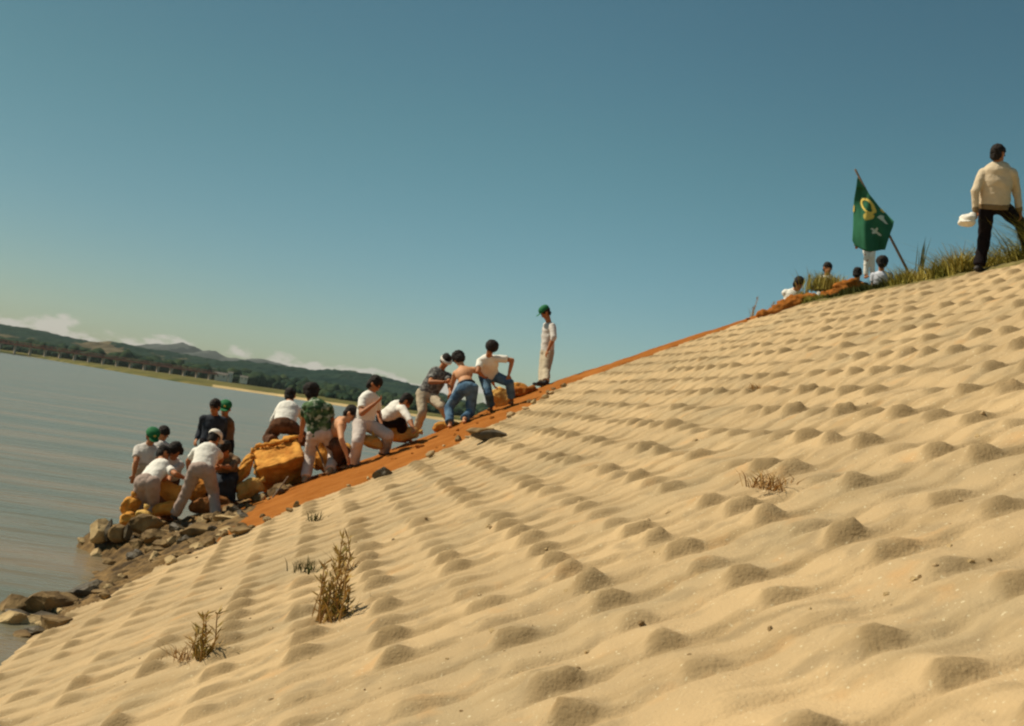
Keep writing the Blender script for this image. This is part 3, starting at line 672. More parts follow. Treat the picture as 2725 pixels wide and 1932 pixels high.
person('B', 17.3, 'person in white shirt and pale trousers stepping uphill with arm folded up', (1285, 235), (1240, 320), (1175, 620), ((1165, 365), (1305, 375)), ((1150, 520), (1320, 500)), ((1290, 415), (1345, 610)),
       ((1105, 820), (1380, 700)), ((1075, 1005), (1375, 885)), (65, 35), shirt=m_white, trousers=m_lpink, hair='long', hsg=0, esn=(-1, 1), hsn=(-1, -1), ssn=(-1, 1), shoes=m_shoe, sleeve='short', footdir=((.8, -.1), (.8, -.1)), tbulk=1.35)
person('B', 18.7, 'person in white shirt and dark trousers bent double over the yellow sack', (1590, 400), (1525, 455), (1375, 560), ((1490, 470), (1565, 470)), ((1570, 590), (1620, 570)), ((1600, 670), (1660, 665)),
       ((1480, 640), (1565, 630)), ((1500, 760), (1560, 750)), (95, 45), st=-1, shirt=m_white, trousers=m_dark, esn=(1, -1), hsn=(1, -1), ssn=(1, -1), hsg=0, sleeve='rolled', tbulk=1.2)
# --- the upper group (zoom region D)
person('D', 20.2, 'person in grey checked shirt, white headband and khaki trousers, stooping behind the pale back', (552, 735), (505, 830), (345, 1100), ((420, 870), (595, 885)), ((385, 960), (590, 970)), ((520, 960), (600, 1060)),
       ((300, 1300), (500, 1210)), ((235, 1475), (590, 1370)), (30, 40), st=-1, shirt=m_grey, trousers=m_khaki, hsg=-1, esn=(-1, -1), hsn=(-1, -1), band=True, footdir=((.5, -.4), (.5, -.4)))
person('D', 19.3, 'shirtless person in blue jeans bent forward, pale back to camera', (695, 722), (735, 810), (785, 1035), ((650, 860), (905, 820)), ((625, 980), (1025, 890)), ((600, 1080), (1070, 985)),
       ((610, 1190), (840, 1200)), ((600, 1400), (745, 1430)), (190, 50), st=1, andepth=(19.1, 19.0), trousers=m_jean, hair='afro', hsg=1, esn=(1, 1), hsn=(1, 1), skin=m_skinp, tlen=.96)
person('D', 20.6, 'person with bushy hair in white T-shirt and blue jeans, elbow cocked out on knee', (1040, 605), (1010, 690), (1020, 895), ((920, 725), (1165, 695)), ((900, 850), (1272, 725)), ((960, 900), (1235, 880)),
       ((1010, 1080), (1255, 985)), ((1045, 1240), (1268, 1170)), (-20, 50), st=-1, shirt=m_white, trousers=m_jean, hair='afro', hsg=-1, esn=(-1, 0), hsn=(1, -1), tlen=.8)
person('D', 22.4, 'person in green cap, grey-white shirt and khaki trousers standing alone on the skyline', (1630, 215), (1675, 300), (1650, 640), ((1640, 335), (1710, 345)), ((1640, 480), (1720, 480)), ((1610, 600), (1655, 620)),
       ((1600, 830), (1645, 830)), ((1590, 985), (1630, 995)), (-75, 45), shirt=m_offw, trousers=m_khaki, cap='green', hsg=0, esn=(1, -1), hsn=(-1, -1), ssn=(1, -1), shoes=m_shoe, footdir=((-.9, -.2), (-.9, -.3)), sleeve='rolled', andepth=(21.9, 21.8))
# --- people on the crest (zoom region E)
GC = 'people resting on the crest'
person('E', 22.4, 'person in white shirt sitting on the soil heap, lowest of the people on the crest', (668, 1265), (620, 1330), (580, 1520), ((565, 1350), (660, 1360)), ((555, 1440), (700, 1440)), ((590, 1440), (720, 1400)),
       ((680, 1500), (700, 1500)), ((700, 1620), (720, 1620)), (30, 30), st=0, shirt=m_white, trousers=m_khaki, hair='long', andepth=(22.2, 22.2), free=True, hsg=-1, group=GC)
person('E', 22.6, 'person in white shirt standing behind tall grass, between the two orange soil heaps', (955, 1112), (950, 1195), (930, 1420), ((890, 1215), (1010, 1220)), ((870, 1320), (1030, 1330)), ((890, 1420), (1000, 1420)),
       ((920, 1580), (960, 1580)), ((920, 1740), (960, 1740)), (5, 5), shirt=m_white, trousers=m_khaki, andepth=(22.8, 22.8), free=True, hsg=0, group=GC)
person('E', 22.6, 'person seen only as a dark-haired head above the upper soil heap', (1252, 1168), (1252, 1250), (1252, 1470), ((1190, 1270), (1310, 1270)), ((1180, 1380), (1320, 1380)), ((1200, 1470), (1300, 1470)),
       ((1230, 1600), (1270, 1600)), ((1230, 1750), (1270, 1750)), (150, 20), shirt=m_brown, trousers=m_khaki, andepth=(22.8, 22.8), free=True, hsg=0, group=GC)
person('E', 22.8, 'person with bushy black hair and pale blue shirt sitting under the flag', (1498, 1065), (1492, 1150), (1490, 1370), ((1430, 1168), (1560, 1172)), ((1410, 1280), (1580, 1280)), ((1420, 1360), (1570, 1360)),
       ((1460, 1480), (1520, 1480)), ((1460, 1600), (1520, 1600)), (170, 10), shirt=mat('pale_blue_shirt', (.55, .56, .62), .9, .05, 9), trousers=m_khaki, hair='afro', andepth=(22.8, 22.8), free=True, hsg=0, group=GC)
person('E', 24.0, 'person in white trousers holding out the green flag, body hidden behind it', (1370, 480), (1370, 570), (1370, 800), ((1290, 600), (1450, 600)), ((1255, 720), (1480, 720)), ((1248, 850), (1470, 620)),
       ((1346, 980), (1396, 980)), ((1340, 1180), (1404, 1180)), (0, 5), shirt=m_white, trousers=m_white, andepth=(24.0, 24.0), free=True, hsg=0, group=GC, tbulk=-.1, esn=(-1, -1), hsn=(-1, -1))
# --- the walking man at the right (zoom region M)
mroot, MW, ME, MA = person('M', 15.75, 'person in cream sweater and dark trousers striding right along the crest', (838, 250), (840, 345), (790, 800), ((635, 445), (1000, 430)), ((590, 640), (1035, 640)), ((592, 850), (1065, 850)),
       ((690, 1130), (1060, 960)), ((635, 1455), (1175, 1270)), (118, 5), st=0, shirt=m_sweat, sleeve='long', trousers=m_dark, hsg=0, esn=(-1, 1), hsn=(1, 1), vest='rib', sb=1.10, shoes=m_shoe, k=1.06, footdir=((.8, .5), (.8, .5)), tbulk=1.0, group='person walking on the crest')

# ------------------------------------------------------------------ held cap, flag
cp = at((505, 965), 'M', MW[0].y - .02)
cb = Blob(); cb.lathe(cp - Vector((0, 0, .10)), cp + Vector((0, 0, .1)), [(.02, .05), (.035, .08), (.06, .11), (.10, .115), (.15, .105), (.18, .08), (.20, .04)], None, 1, 20)
cb.cone(cp + Vector((.06, 0, .08)), .05, MW[0] - Vector((0, 0, .06)), .02)
hat = empty('cap', cp, 'white cloth cap bunched in the hand of the striding person', 'cap')
bake(cb, 'crown', m_wcap, hat, .012, 2, .018, 8, 3)
bb = Blob(); bb.ell(cp + Vector((-.06, -.08, -.02)), Vector((-.2, -.4, 1)), .09, .07, .012, Vector((1, 0, 0)), 18); bake(bb, 'brim', m_wcap, hat, .009, 0)
DF = 21.2
pb_ = at((1765, 1150), 'E', DF); pt_ = at((1232, 120), 'E', DF + .3)
fg = empty('flag', pb_, 'green flag with yellow emblem and white lettering on a leaning wooden pole', 'flag')
pl = Blob(); pl.cone(pb_ - (pt_ - pb_).normalized() * .25, .028, pt_, .020, n=10); mkobj('pole', pl.v, pl.f, m_wood, fg)
# flag cloth: rows between its left and right edge, hanging in folds
EL = [(198, 1252), (300, 1240), (420, 1218), (520, 1212), (700, 1208), (840, 1200), (885, 1222)]
ER = [(198, 1258), (260, 1300), (360, 1370), (500, 1480), (560, 1545), (640, 1618), (700, 1606), (790, 1572), (885, 1535), (952, 1508)]
def fdepth(x, y):
    return DF - .12 + .07 * math.sin((x - 1200) / 52 + y / 300) * min(1, (y - 190) / 300) + .04 * math.sin(x / 31 - y / 120) * min(1, (y - 190) / 400) + (.16 if x < 1290 else .16 * max(0, 1 - (x - 1290) / 60)) * (y > 300) * .6
def fpt(x, y, o=0): return at((x, y), 'E', fdepth(x, y) - o)
vs, fs = [], []; nr, ncol = 44, 30
for i in range(nr):
    y0 = 198 + (900 - 198) * i / (nr - 1)
    xl = np.interp(y0, [a for a, _ in EL], [b_ for _, b_ in EL]); xr = np.interp(y0 * 1.0, [a for a, _ in ER], [b_ for _, b_ in ER])
    for j in range(ncol):
        u = j / (ncol - 1); y1 = y0 + 62 * max(0, (i / (nr - 1) - .8) / .2) * (math.sin(u * 5.5 - .9) * .35 + u * .75)
        vs.append(fpt(xl + (xr - xl) * u, y1))
for i in range(nr - 1):
    for j in range(ncol - 1): a = i * ncol + j; fs.append((a, a + 1, a + ncol + 1, a + ncol))
cl = mkobj('cloth', vs, fs, m_flag, fg); sd = cl.modifiers.new('s', 'SOLIDIFY'); sd.thickness = .006; sd.offset = 1
def patch(name, poly, mt, o=.014):
    # triangulated fan with inner rings so that it follows the cloth
    cx = sum(p[0] for p in poly) / len(poly); cy = sum(p[1] for p in poly) / len(poly); vs_ = [fpt(cx, cy, o)]; fs_ = []; n = len(poly); Q = 5
    for r_ in range(1, Q + 1):
        for x, y in poly: vs_.append(fpt(cx + (x - cx) * r_ / Q, cy + (y - cy) * r_ / Q, o))
    for k in range(n): fs_.append((0, 1 + k, 1 + (k + 1) % n))
    for r_ in range(Q - 1):
        for k in range(n): a = 1 + r_ * n + k; b_ = 1 + r_ * n + (k + 1) % n; fs_.append((a, a + n, b_ + n, b_))
    return mkobj(name, vs_, fs_, mt, cl)
def ringpoly(cx, cy, rx, ry, th, n=22): return [(cx + rx * math.cos(t_) * math.cos(th) - ry * math.sin(t_) * math.sin(th), cy + rx * math.cos(t_) * math.sin(th) + ry * math.sin(t_) * math.cos(th)) for t_ in [2 * math.pi * k / n for k in range(n)]]
def ring(name, cx, cy, rx, ry, th, w_, mt):
    o_ = ringpoly(cx, cy, rx, ry, th); i_ = ringpoly(cx - w_ * .2, cy - w_ * .1, rx - w_, ry - w_ * .8, th); n = len(o_)
    vs_ = [fpt(x, y, .014) for x, y in o_] + [fpt((a[0] + c[0]) / 2, (a[1] + c[1]) / 2, .014) for a, c in zip(o_, i_)] + [fpt(x, y, .014) for x, y in i_]
    return mkobj(name, vs_, [(r_ * n + k, r_ * n + (k + 1) % n, (r_ + 1) * n + (k + 1) % n, (r_ + 1) * n + k) for r_ in (0, 1) for k in range(n)], mt, cl)
ring('emblem_ring', 1358, 487, 98, 58, R(52), 28, m_yel)
patch('emblem_leaf', [(1385, 455), (1420, 480), (1445, 530), (1440, 555), (1415, 550), (1395, 510)], m_yel)
patch('emblem_base', [(1310, 575), (1330, 552), (1365, 548), (1400, 565), (1425, 580), (1412, 610), (1375, 622), (1330, 630), (1315, 605)], m_yel)
patch('fringe', [(1212, 470), (1224, 480), (1224, 530), (1214, 550), (1206, 540)], m_yel)
patch('fringe', [(1478, 505), (1500, 515), (1530, 550), (1510, 552), (1488, 530)], m_yel)
patch('lettering', [(1448, 596), (1485, 575), (1518, 582), (1520, 612), (1560, 668), (1535, 662), (1500, 632), (1478, 618)], m_fwh)
patch('lettering', [(1380, 712), (1405, 705), (1425, 722), (1448, 698), (1462, 712), (1450, 738), (1490, 768), (1495, 788), (1470, 782), (1440, 757), (1405, 765), (1396, 748), (1412, 735)], m_fwh)

# ------------------------------------------------------------------ sacks
def sack(reg, c, D, wd, ht, rot, mt, label, dp=None, tie=True, ground=False, sq=.75):
    p = at(c, reg, D); dp = dp or ht * .9
    o = empty('sandbag', p - Vector((0, 0, ht / 2)), label, 'sandbag', 'sacks of earth along the water')
    n, mm = 40, 30; vs_, fs_ = [], []; sd_ = random.random() * 50; cr_, sr = math.cos(R(rot)), math.sin(R(rot))
    for i in range(mm + 1):
        ph = -math.pi / 2 + math.pi * i / mm
        for k in range(n):
            th = 2 * math.pi * k / n
            f = lambda v, e: math.copysign(abs(v) ** e, v)
            x = wd / 2 * f(math.sin(ph), sq); y = dp / 2 * f(math.cos(ph), sq) * f(math.cos(th), sq); z = ht / 2 * f(math.cos(ph), sq) * f(math.sin(th), sq)
            nn = noise.noise((x * 5 + sd_, y * 5, z * 5)) * .22 + noise.noise((x * 9 + sd_, y * 16, z * 16)) * .16 + abs(noise.noise((x * 22 + sd_, y * 30, z * 30))) * .08
            x *= 1 + nn * .6; y *= 1 + nn * 1.8; z = z * (1 + nn * 1.8) - .10 * ht * (x / wd * 2) ** 2
            vs_.append((p.x + x * cr_ - z * sr, p.y + y, p.z + x * sr + z * cr_))
    for i in range(mm):
        for k in range(n): a = i * n + k; b_ = i * n + (k + 1) % n; fs_.append((a, b_, b_ + n, a + n))
    mkobj('sack', vs_, fs_, mt, o)
    if tie:
        tb = Blob(); dv = Vector((cr_, 0, sr)); tb.lathe(p + dv * (wd / 2 - .03), p + dv * wd, [(0, .03), (.03, .02), (.06, .035), (.11, .05), (.112, .01)], None, .6, 10)
        mkobj('tied_neck', tb.v, tb.f, mt, o)
    return o
sack('A', (510, 1250), 16.9, .30, .24, 75, m_bag, 'bright orange sack at the far left over the water, upper of two')
sack('A', (520, 1365), 16.8, .30, .22, 15, m_bag, 'bright orange sack at the far left resting on rock, lower of two')
sack('A', (655, 1345), 16.5, .19, .20, 80, m_bagy, 'small yellow sack in front of the bending white T-shirt worker\'s foot')
sack('A', (930, 1105), 17.3, .50, .27, -8, m_bag, 'long orange sack the white T-shirt worker reaches over')
sack('A', (880, 1265), 16.9, .46, .20, 18, m_bag, 'flattened orange sack below the long orange sack', tie=False)
sack('A', (1170, 1100), 17.5, .36, .34, 70, m_bag, 'upright orange sack framed between the white-capped worker\'s legs')
sack('A', (1210, 1240), 17.3, .36, .22, 10, m_bagd, 'brown sack lying between the white-capped worker\'s feet')
sack('A', (1450, 1265), 17.5, .52, .34, -12, m_bagd, 'dark brown sack at the crouching person\'s feet')
sack('A', (1568, 985), 17.9, .72, .18, 66, m_bag, 'tall narrow orange sack leaning against the left side of the tarpaulin heap', dp=.25)
sack('A', (1640, 850), 18.3, .42, .15, 72, m_bag, 'folded orange sack standing behind the leaning narrow one', dp=.25)
sack('A', (1665, 1070), 17.6, .42, .27, 35, m_bagy, 'plump yellow-orange sack at the foot of the tarpaulin heap')
sack('B', (790, 930), 18.5, .44, .50, 20, m_bag, 'brownish orange sack seen between the leaf-print wearer\'s legs', tie=False)
sack('B', (965, 960), 18.4, .24, .36, -15, m_bag, 'orange sack right of the leaf-print wearer\'s legs', tie=False)
sack('B', (1000, 905), 18.7, .26, .30, 25, m_bagy, 'pale sack under the shirtless person\'s hands', tie=False)
sack('B', (1245, 795), 17.8, .20, .30, 80, m_bagy, 'pale yellow sack seen through the stepping worker\'s legs')
sack('B', (1535, 700), 18.6, .60, .24, 8, m_bagy, 'large pale yellow sack under the worker bent double')
sack('B', (1450, 640), 18.9, .40, .22, 35, m_bagy, 'yellow sack propped behind the large pale yellow sack', tie=False)
sack('D', (1150, 1120), 20.4, .36, .36, 40, m_bagy, 'yellow-orange sack under the cocked-elbow worker\'s knee')
sack('D', (1370, 1035), 21.6, .55, .20, -12, m_bag, 'orange sack on the ridge between the cocked-elbow worker and the lone figure')
sack('D', (560, 1430), 19.4, .50, .18, 12, m_bag, 'muddy orange sack at the jeans wearer\'s feet', tie=False)
# the big heap under an orange tarpaulin
cor = [((85, 850), 18.9), ((500, 735), 18.9), ((590, 935), 18.0), ((128, 1070), 17.7), ((200, 1300), 18.15), ((625, 1170), 18.4), ((560, 1050), 19.4), ((90, 1100), 19.4)]
CP = [at(c, 'B', d) for c, d in cor]
tb = Blob(); n_ = 0
tb.v = list(CP); tb.f = [(0, 1, 2, 3), (3, 2, 5, 4), (2, 1, 6, 5), (1, 0, 7, 6), (0, 3, 4, 7), (4, 5, 6, 7)]
hp = empty('tarpaulin_heap', (CP[4] + CP[5]) / 2, 'big boxy heap under an orange tarpaulin with a dark shaded side', 'tarpaulin heap')
bake(tb, 'tarpaulin', m_bag, hp, .022, 5, .045, 4, 2)
tf = Blob()
for a, b_, r_ in (((130, 830), (300, 810), .06), ((280, 800), (430, 780), .07), ((400, 770), (520, 735), .07), ((180, 880), (400, 840), .05), ((100, 860), (90, 960), .05)): tf.cone(at(a, 'B', 18.75), r_ * .7, at(b_, 'B', 18.6), r_ * .5)
bake(tf, 'fold', m_bag, hp, .02, 3, .03, 6, 9)
# sticks and tools
def stick(reg, a, b_, Da, Db, r_, label, name='stick', cat='stick'):
    s_ = Blob(); pa_, pb2 = at(a, reg, Da), at(b_, reg, Db); mid_ = pa_.lerp(pb2, .5) + Vector((.012, .01, .01))
    s_.cone(pa_, r_, mid_, r_ * .95, n=8); s_.cone(mid_, r_ * .95, pb2, r_ * .8, n=8); o = mkobj(name, s_.v, s_.f, m_wood); return tag(o, label, cat)
stick('B', (430, 1140), (210, 1430), 17.4, 16.9, .014, 'thin stick leaning on the rocks before the tarpaulin heap')
stick('B', (705, 840), (800, 1085), 18.0, 17.8, .016, 'pale wooden tool handle slanting between the leaf-print wearer\'s legs', 'tool_handle', 'tool handle')
stick('E', (772, 1180), (735, 1400), 22.0, 22.0, .022, 'short wooden post held up beside the lowest sitter on the crest', 'wooden_post', 'post')

# ------------------------------------------------------------------ rocks
def rock(p, sx, sy, sz, mt, label=None, group=None, rot=None, sub=3):
    bm = bmesh.new(); bmesh.ops.create_icosphere(bm, subdivisions=sub, radius=1); s_ = random.random() * 100; rz = random.random() * 6.3 if rot is None else rot
    pls = [Vector((random.uniform(-1, 1), random.uniform(-1, 1), random.uniform(-.5, 1))).normalized() for _ in range(9)]; dd = [random.uniform(.42, .78) for _ in pls]
    for v in bm.verts:
        for pn, d in zip(pls, dd):
            q = v.co.dot(pn)
            if q > d: v.co -= pn * (q - d)
        v.co *= 1 + .10 * noise.noise(v.co * 2.5 + Vector((s_, 0, 0)))
        v.co = Vector((v.co.x * sx, v.co.y * sy, v.co.z * sz)); v.co.rotate(Matrix.Rotation(rz, 3, 'Z'))
    me = bpy.data.meshes.new('rock'); bm.to_mesh(me); bm.free(); me.materials.append(mt)
    o = bpy.data.objects.new('rock', me); C.objects.link(o); o.location = p
    if label: tag(o, label, 'rock', group)
    return o
def prock(c, wpx, hpx, mt, label, reg='L', sy=None, rot=0, D=None, lift=0):
    p = hit(c, reg, .0) if D is None else at(c, reg, D)
    if p is None: p = at(c, reg, 15)
    if p.z < -.05 and D is None: r = ray(c, reg); p = EYE + r * ((EZ - .0) / -r.z)
    k = REG[reg][2]; s_ = p.y / F / k; p = p + Vector((0, 0, lift + hpx * s_ * .28))
    return rock(p, wpx * s_ / 2 * 1.15, (sy or wpx * s_ / 2), hpx * s_ / 2 * 1.25, mt, label, 'boulders at the waterline', rot)
prock((660, 190), 170, 170, m_rockp, 'pale upright boulder standing in the water, outermost of the rocks', D=15.6)
prock((800, 200), 130, 130, m_rock, 'squat brown rock in the water just right of the outermost pale boulder', D=15.5)
prock((980, 160), 200, 130, m_rock, 'brown angular rock under the orange sacks', D=15.6)
prock((1080, 235), 210, 110, m_rock, 'rounded brown rock half in the muddy inlet')
prock((1180, 250), 120, 60, m_rockp, 'small flat pale rock beside the muddy inlet', rot=.3)
prock((1380, 180), 340, 110, m_rock, 'long flat slab of rock above the muddy inlet', rot=.35)
prock((1560, 90), 260, 60, m_rockp, 'long pale slab below the white-capped worker', rot=.3)
prock((1640, 170), 180, 60, m_rock, 'brown rock at the edge of the paving right of the long slab', rot=.3)
prock((1340, 280), 110, 60, m_rockp, 'small pale rock below the long flat slab')
prock((290, 700), 480, 170, m_rock, 'large long brown boulder at the lower left waterline', rot=.35)
prock((90, 690), 240, 120, m_rock, 'dark brown boulder at the left edge behind the long one')
prock((60, 770), 200, 90, m_rockp, 'pale rounded boulder at the left edge below the long one')
prock((230, 810), 240, 120, m_rockp, 'pale flat-topped rock in front of the long brown boulder')
prock((350, 805), 240, 110, m_rock, 'brown wedge-shaped rock beside the pale flat-topped rock', rot=.3)
prock((590, 600), 250, 130, m_rockd, 'dark wet boulder at the head of the lower left rocks', rot=.3)
prock((560, 620), 200, 40, m_rock, 'thin brown slab leaning on the dark wet boulder', rot=.3)
prock((330, 760), 300, 60, m_rockd, 'black wet rock in the gap under the long brown boulder')
prock((130, 745), 260, 50, m_rockd, 'black wet rock between the two pale rocks at the left edge')
prock((730, 190), 50, 130, m_rockd, 'dark wet rock wedged between the pale upright boulder and its neighbour', D=15.5)
prock((860, 190), 60, 100, m_rockd, 'dark wet rock right of the squat brown rock', D=15.4)
prock((230, 850), 180, 50, m_rockd, 'dark wet rock below the pale flat-topped rock')
o = rock(hit((1025, 1262), 'S'), .22, .14, .12, m_rockd, 'black stone lying at the lower edge of the orange soil', 'stones on the slope')
rock(hit((1322, 1160), 'S'), .42, .22, .10, m_rockd, 'dark hollow-looking slab tilted at the top of the paving', 'stones on the slope')
rock(hit((1290, 1148), 'S', .05), .34, .2, .09, m_rock, 'brown slab lying against the dark one near the jeans wearer', 'stones on the slope')
def on_edge(n, f, smin, smax, mt, label, grp):
    for k in range(n):
        x, y = f(k); z = ground_z(x, y); s_ = random.uniform(smin, smax)
        if z < -.12: continue
        rock(Vector((x, y, z + s_ * .3)), s_, s_ * random.uniform(.6, 1), s_ * random.uniform(.4, .8), mm_ := random.choice(mt), {m_rock: 'brown ', m_rockp: 'pale ', m_rockd: 'dark wet '}.get(mm_, '') + label, grp, sub=2)
def fa(k):
    y = random.uniform(9.3, 14.5); e = np.interp(y, XB_Y, XB_X); return e - random.uniform(-.05, .8) * (1 if y < 13 else 1.4), y
on_edge(80, fa, .04, .13, [m_rock, m_rockp, m_rock], 'small loose stone in the rubble below the paving', 'rubble stones at the toe of the slope')
def fb(k): return random.uniform(-6.0, -3.3), random.uniform(14.3, 17.8)
on_edge(110, fb, .05, .19, [m_rock, m_rockd, m_rock, m_rockp, m_rockd], 'broken rock in the pile under the workers\' feet', 'broken rocks under the workers')
def fc(k):
    y = random.uniform(13.4, 20.0); return np.interp(y, XB_Y, XB_X) + random.uniform(-.12, .22), y
on_edge(34, fc, .03, .09, [m_rockp, m_block, m_rock], 'small stone between the orange soil and the paving', 'stones along the soil edge')
def clods(k):
    y = random.uniform(15.5, 21.5); return np.interp(y, XB_Y, XB_X) - random.uniform(.1, 1.6), y
on_edge(20, clods, .02, .06, [m_soil], 'clod of orange soil lying on the soil strip', 'clods of orange soil')
def fd_(k): 
    p = hit((random.uniform(60, 2650), random.uniform(1000, 1900)), 'S'); return (p.x, p.y) if p else (0, 8)
def pebbles(n):
    for k in range(n):
        x, y = fd_(k)
        if x < np.interp(y, XB_Y, XB_X) + .2: continue
        z = ground_z(x, y) + float(relief(np.array([[x]]), np.array([[y]]))[0, 0]); s_ = random.uniform(.008, .022) * (1 + y / 16)
        rock(Vector((x, y, z)), s_, s_ * .8, s_ * .7, random.choice([m_rockp, m_rockp, m_block, m_rock]), 'loose pebble lying on the sandy paving', 'pebbles on the paving', sub=1)
pebbles(90)

# ------------------------------------------------------------------ soil heaps on the crest
def heap(reg, pts, label):
    o = empty('soil_heap', at(pts[0][0], reg, pts[0][1]), label, 'soil heap')
    hb = Blob()
    for (a, D, r_) in pts: hb.ell(at(a, reg, D), Vector((0, 0, 1)), r_ * 1.6, r_ * 1.3, r_, Vector((1, .1, 0)))
    bake(hb, 'soil', m_soil, o, .03, 2, .07, 5, len(pts)); return o
heap('E', [((330, 1590), 20.9, .10), ((450, 1550), 20.9, .13), ((560, 1510), 21, .16), ((650, 1470), 21, .18), ((740, 1450), 21, .17), ((790, 1470), 20.9, .12)], 'lower heap of orange soil on the crest in front of the lowest sitter')
heap('E', [((930, 1390), 20.6, .09), ((1010, 1360), 20.7, .08), ((1100, 1310), 20.9, .11), ((1180, 1275), 21, .12), ((1240, 1300), 21, .10), ((1120, 1350), 20.8, .10), ((1020, 1395), 20.6, .06)], 'upper heap of orange soil on the crest left of the dark grass')
heap('D', [((1300, 1075), 21.4, .10), ((1400, 1060), 21.3, .12), ((1480, 1055), 21.5, .09)], 'small mound of orange soil left of the lone standing figure')

# ------------------------------------------------------------------ grass and weeds
def blades(pts, hmin, hmax, wdt, lean=.5):
    vs_, fs_ = [], []
    for p in pts:
        h = random.uniform(hmin, hmax); a = random.random() * 6.28; w_ = wdt * random.uniform(.6, 1.3); lx = random.gauss(0, lean) * h; ly = random.gauss(0, lean) * h; n0 = len(vs_)
        dx, dy = math.cos(a) * w_, math.sin(a) * w_
        vs_ += [(p[0] - dx, p[1] - dy, p[2]), (p[0] + dx, p[1] + dy, p[2]), (p[0] + lx * .35 + dx * .8, p[1] + ly * .35 + dy * .8, p[2] + h * .6), (p[0] + lx * .35 - dx * .8, p[1] + ly * .35 - dy * .8, p[2] + h * .6), (p[0] + lx, p[1] + ly, p[2] + h)]
        fs_ += [(n0, n0 + 1, n0 + 2, n0 + 3), (n0 + 3, n0 + 2, n0 + 4)]
    return vs_, fs_
def crest_x(y): return (3.09 + 1.5 - SC * y) / SB
pts = []; ptd = []
for k in range(70000):
    y = random.uniform(9, 21.6); x = crest_x(y) + random.uniform(-.05, 1.6) ** 1.0 if True else 0
    dens = float(vn(np.array(x * 1.3), np.array(y * 1.3), 77))
    if random.random() > .35 + dens: continue
    
    if y < 15.7 and x < crest_x(y) + .5: continue
    z = ground_z(x, y) - .02; hf = (.35 + .65 * min(1, max(0, (20.5 - y) / 5))) * (.6 + .7 * dens) * (1 + .8 * min(1, max(0, x - crest_x(y))) * (y < 17.5))
    (ptd if (y > 17.6 and y < 20 and x - crest_x(y) < .5) or random.random() < .12 else pts).append((x, y, z, hf))
def gr(name, P_, label, mt, h0, h1):
    vs_, fs_ = [], []
    for i in range(0, 10):
        sub = [p for p in P_ if i / 10 <= min(.999, p[3] / 2.2) < (i + 1) / 10]
        if not sub: continue
        v, f = blades(sub, h0 * (i + .6) / 5.0, h1 * (i + .6) / 5.0, .008, .6); n0 = len(vs_); vs_ += v; fs_ += [tuple(a + n0 for a in q) for q in f]
    tag(mkobj(name, vs_, fs_, mt), label, 'grass', kind='stuff')
gr('grass', pts, 'dry yellow-green grass along the top of the slope', m_grass, .2, .55)
gr('dark_grass', ptd, 'dark green clumps of grass along the top of the slope', m_grassd, .15, .36)
def tuft(c, reg, n, h0, h1, spread, mt, label, cat='plant', name='weed', stems=0, D=None, lean=.45, wdt=.005):
    p = hit(c, reg) if D is None else at(c, reg, D)
    o = empty(name, p, label, cat)
    P_ = [(p.x + random.gauss(0, spread), p.y + random.gauss(0, spread), p.z - .01) for _ in range(n)]
    v, f = blades(P_, h0, h1, wdt, lean); mkobj('leaves', v, f, mt, o)
    if stems:
        s_ = Blob(); lv, lf = [], []
        for k in range(stems):
            a = p + Vector((random.gauss(0, spread * .7), random.gauss(0, spread * .7), -.02)); h = random.uniform(h1 * .8, h1 * 2.0)
            tp = a + Vector((random.gauss(0, .12) * h, random.gauss(0, .12) * h, h)); md = a.lerp(tp, .5) + Vector((random.gauss(0, .02), random.gauss(0, .02), 0))
            s_.cone(a, .0065, md, .005, n=6); s_.cone(md, .005, tp, .003, n=6)
            for q in range(26):
                f_ = random.uniform(.15, 1); c0 = a.lerp(md, f_ * 2) if f_ < .5 else md.lerp(tp, f_ * 2 - 1); d_ = Vector((random.gauss(0, 1), random.gauss(0, 1), .9)).normalized() * random.uniform(.03, .10); w_ = Vector((random.gauss(0, 1), random.gauss(0, 1), 0)).normalized() * .008
                n0 = len(lv); lv += [c0, c0 + d_ * .5 + w_, c0 + d_, c0 + d_ * .5 - w_]; lf.append((n0, n0 + 1, n0 + 2, n0 + 3))
        mkobj('stem', s_.v, s_.f, m_stem, o); mkobj('foliage', lv, lf, m_leaf, o)
    return o
tuft((872, 1648), 'S', 26, .06, .22, .08, m_leaf, 'tall upright weed with brown stems growing from the paving', stems=15)
tuft((905, 1520), 'S', 25, .05, .16, .05, m_leaf, 'thin green-brown weed just above the tall upright weed', stems=5)
tuft((820, 1520), 'S', 60, .04, .12, .08, m_grassd, 'low green tuft left of the tall upright weed', lean=.5)
tuft((545, 1750), 'S', 70, .05, .16, .045, m_leaf, 'low spreading weed with a green heart, lower left of the paving', stems=5, lean=.8)
tuft((495, 1755), 'S', 50, .04, .15, .06, m_stem, 'dry brown twiggy weed beside the low spreading weed', lean=1.1, wdt=.003)
tuft((840, 1385), 'S', 40, .05, .14, .05, m_grassd, 'small bright green sprig near the orange soil', lean=.6)
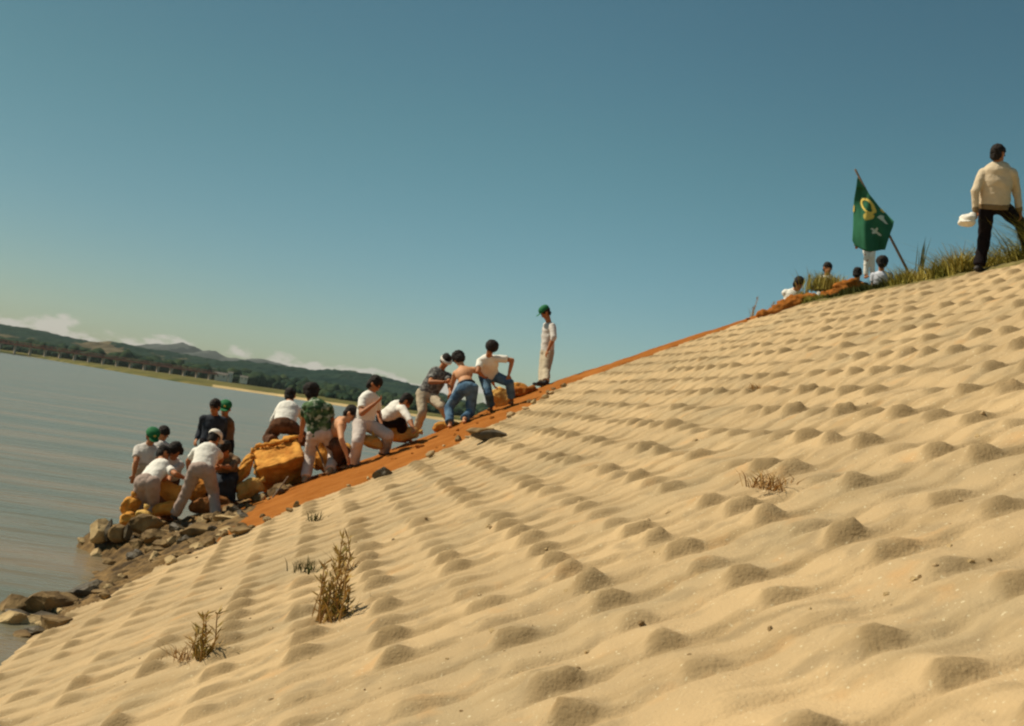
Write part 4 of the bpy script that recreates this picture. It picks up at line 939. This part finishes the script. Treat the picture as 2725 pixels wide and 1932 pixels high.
tuft((2050, 1300), 'S', 90, .04, .13, .07, m_stem, 'dry brown tuft in the middle of the paving', lean=.9, wdt=.004)
tuft((2035, 1285), 'S', 20, .04, .10, .04, m_leaf, 'sparse yellowish sprig at the back of the dry brown tuft', lean=.7)
tuft((2010, 1035), 'S', 30, .03, .08, .05, m_stem, 'little dry tuft high on the paving', lean=.8)
tuft((870, 1330), 'E', 300, .15, .45, .14, m_grass, 'bushy green grass clump in front of the person standing between the heaps', 'grass clump', 'grass_clump', D=21.3, lean=.35, wdt=.007)
tuft((1000, 1330), 'E', 260, .15, .40, .12, m_grass, 'green grass clump at the left of the upper soil heap', 'grass clump', 'grass_clump', D=21.3, lean=.35, wdt=.007)
tuft((690, 1430), 'E', 120, .10, .30, .09, m_grass, 'thin green clump before the lowest sitter\'s chest', 'grass clump', 'grass_clump', D=21.3, lean=.35)
tuft((1885, 1160), 'E', 9, .4, .85, .04, m_grassd, 'single tall dark spike of weed above the crest grass', D=19.5, lean=.08, wdt=.012)
tuft((395, 1560), 'E', 12, .1, .2, .03, m_stem, 'thin dry stalk with a pale head at the lower end of the crest', stems=2, D=21.6, lean=.3)
tuft((185, 1600), 'E', 10, .1, .25, .03, m_leaf, 'lone weed with a round leafy head, lowest on the crest line', stems=2, D=21.8, lean=.3)
# ------------------------------------------------------------------ haze
vs, fs = [], []; box(vs, fs, (-100, 1900, 96), 5400, 4300, 200)
vs, fs = [], []; box(vs, fs, (-100, 1900, 97), 5400, 4300, 200)
hz = mkobj('haze', vs, fs, None, None, False)
mh = bpy.data.materials.new('haze'); mh.use_nodes = True; th = mh.node_tree; th.nodes.clear()
oh = th.nodes.new('ShaderNodeOutputMaterial'); pv = th.nodes.new('ShaderNodeVolumePrincipled')
pv.inputs['Color'].default_value = (.80, .90, .88, 1); pv.inputs['Density'].default_value = .00006; pv.inputs['Anisotropy'].default_value = .2
th.links.new(pv.outputs[0], oh.inputs['Volume']); hz.data.materials.append(mh); tag(hz, kind='stuff')
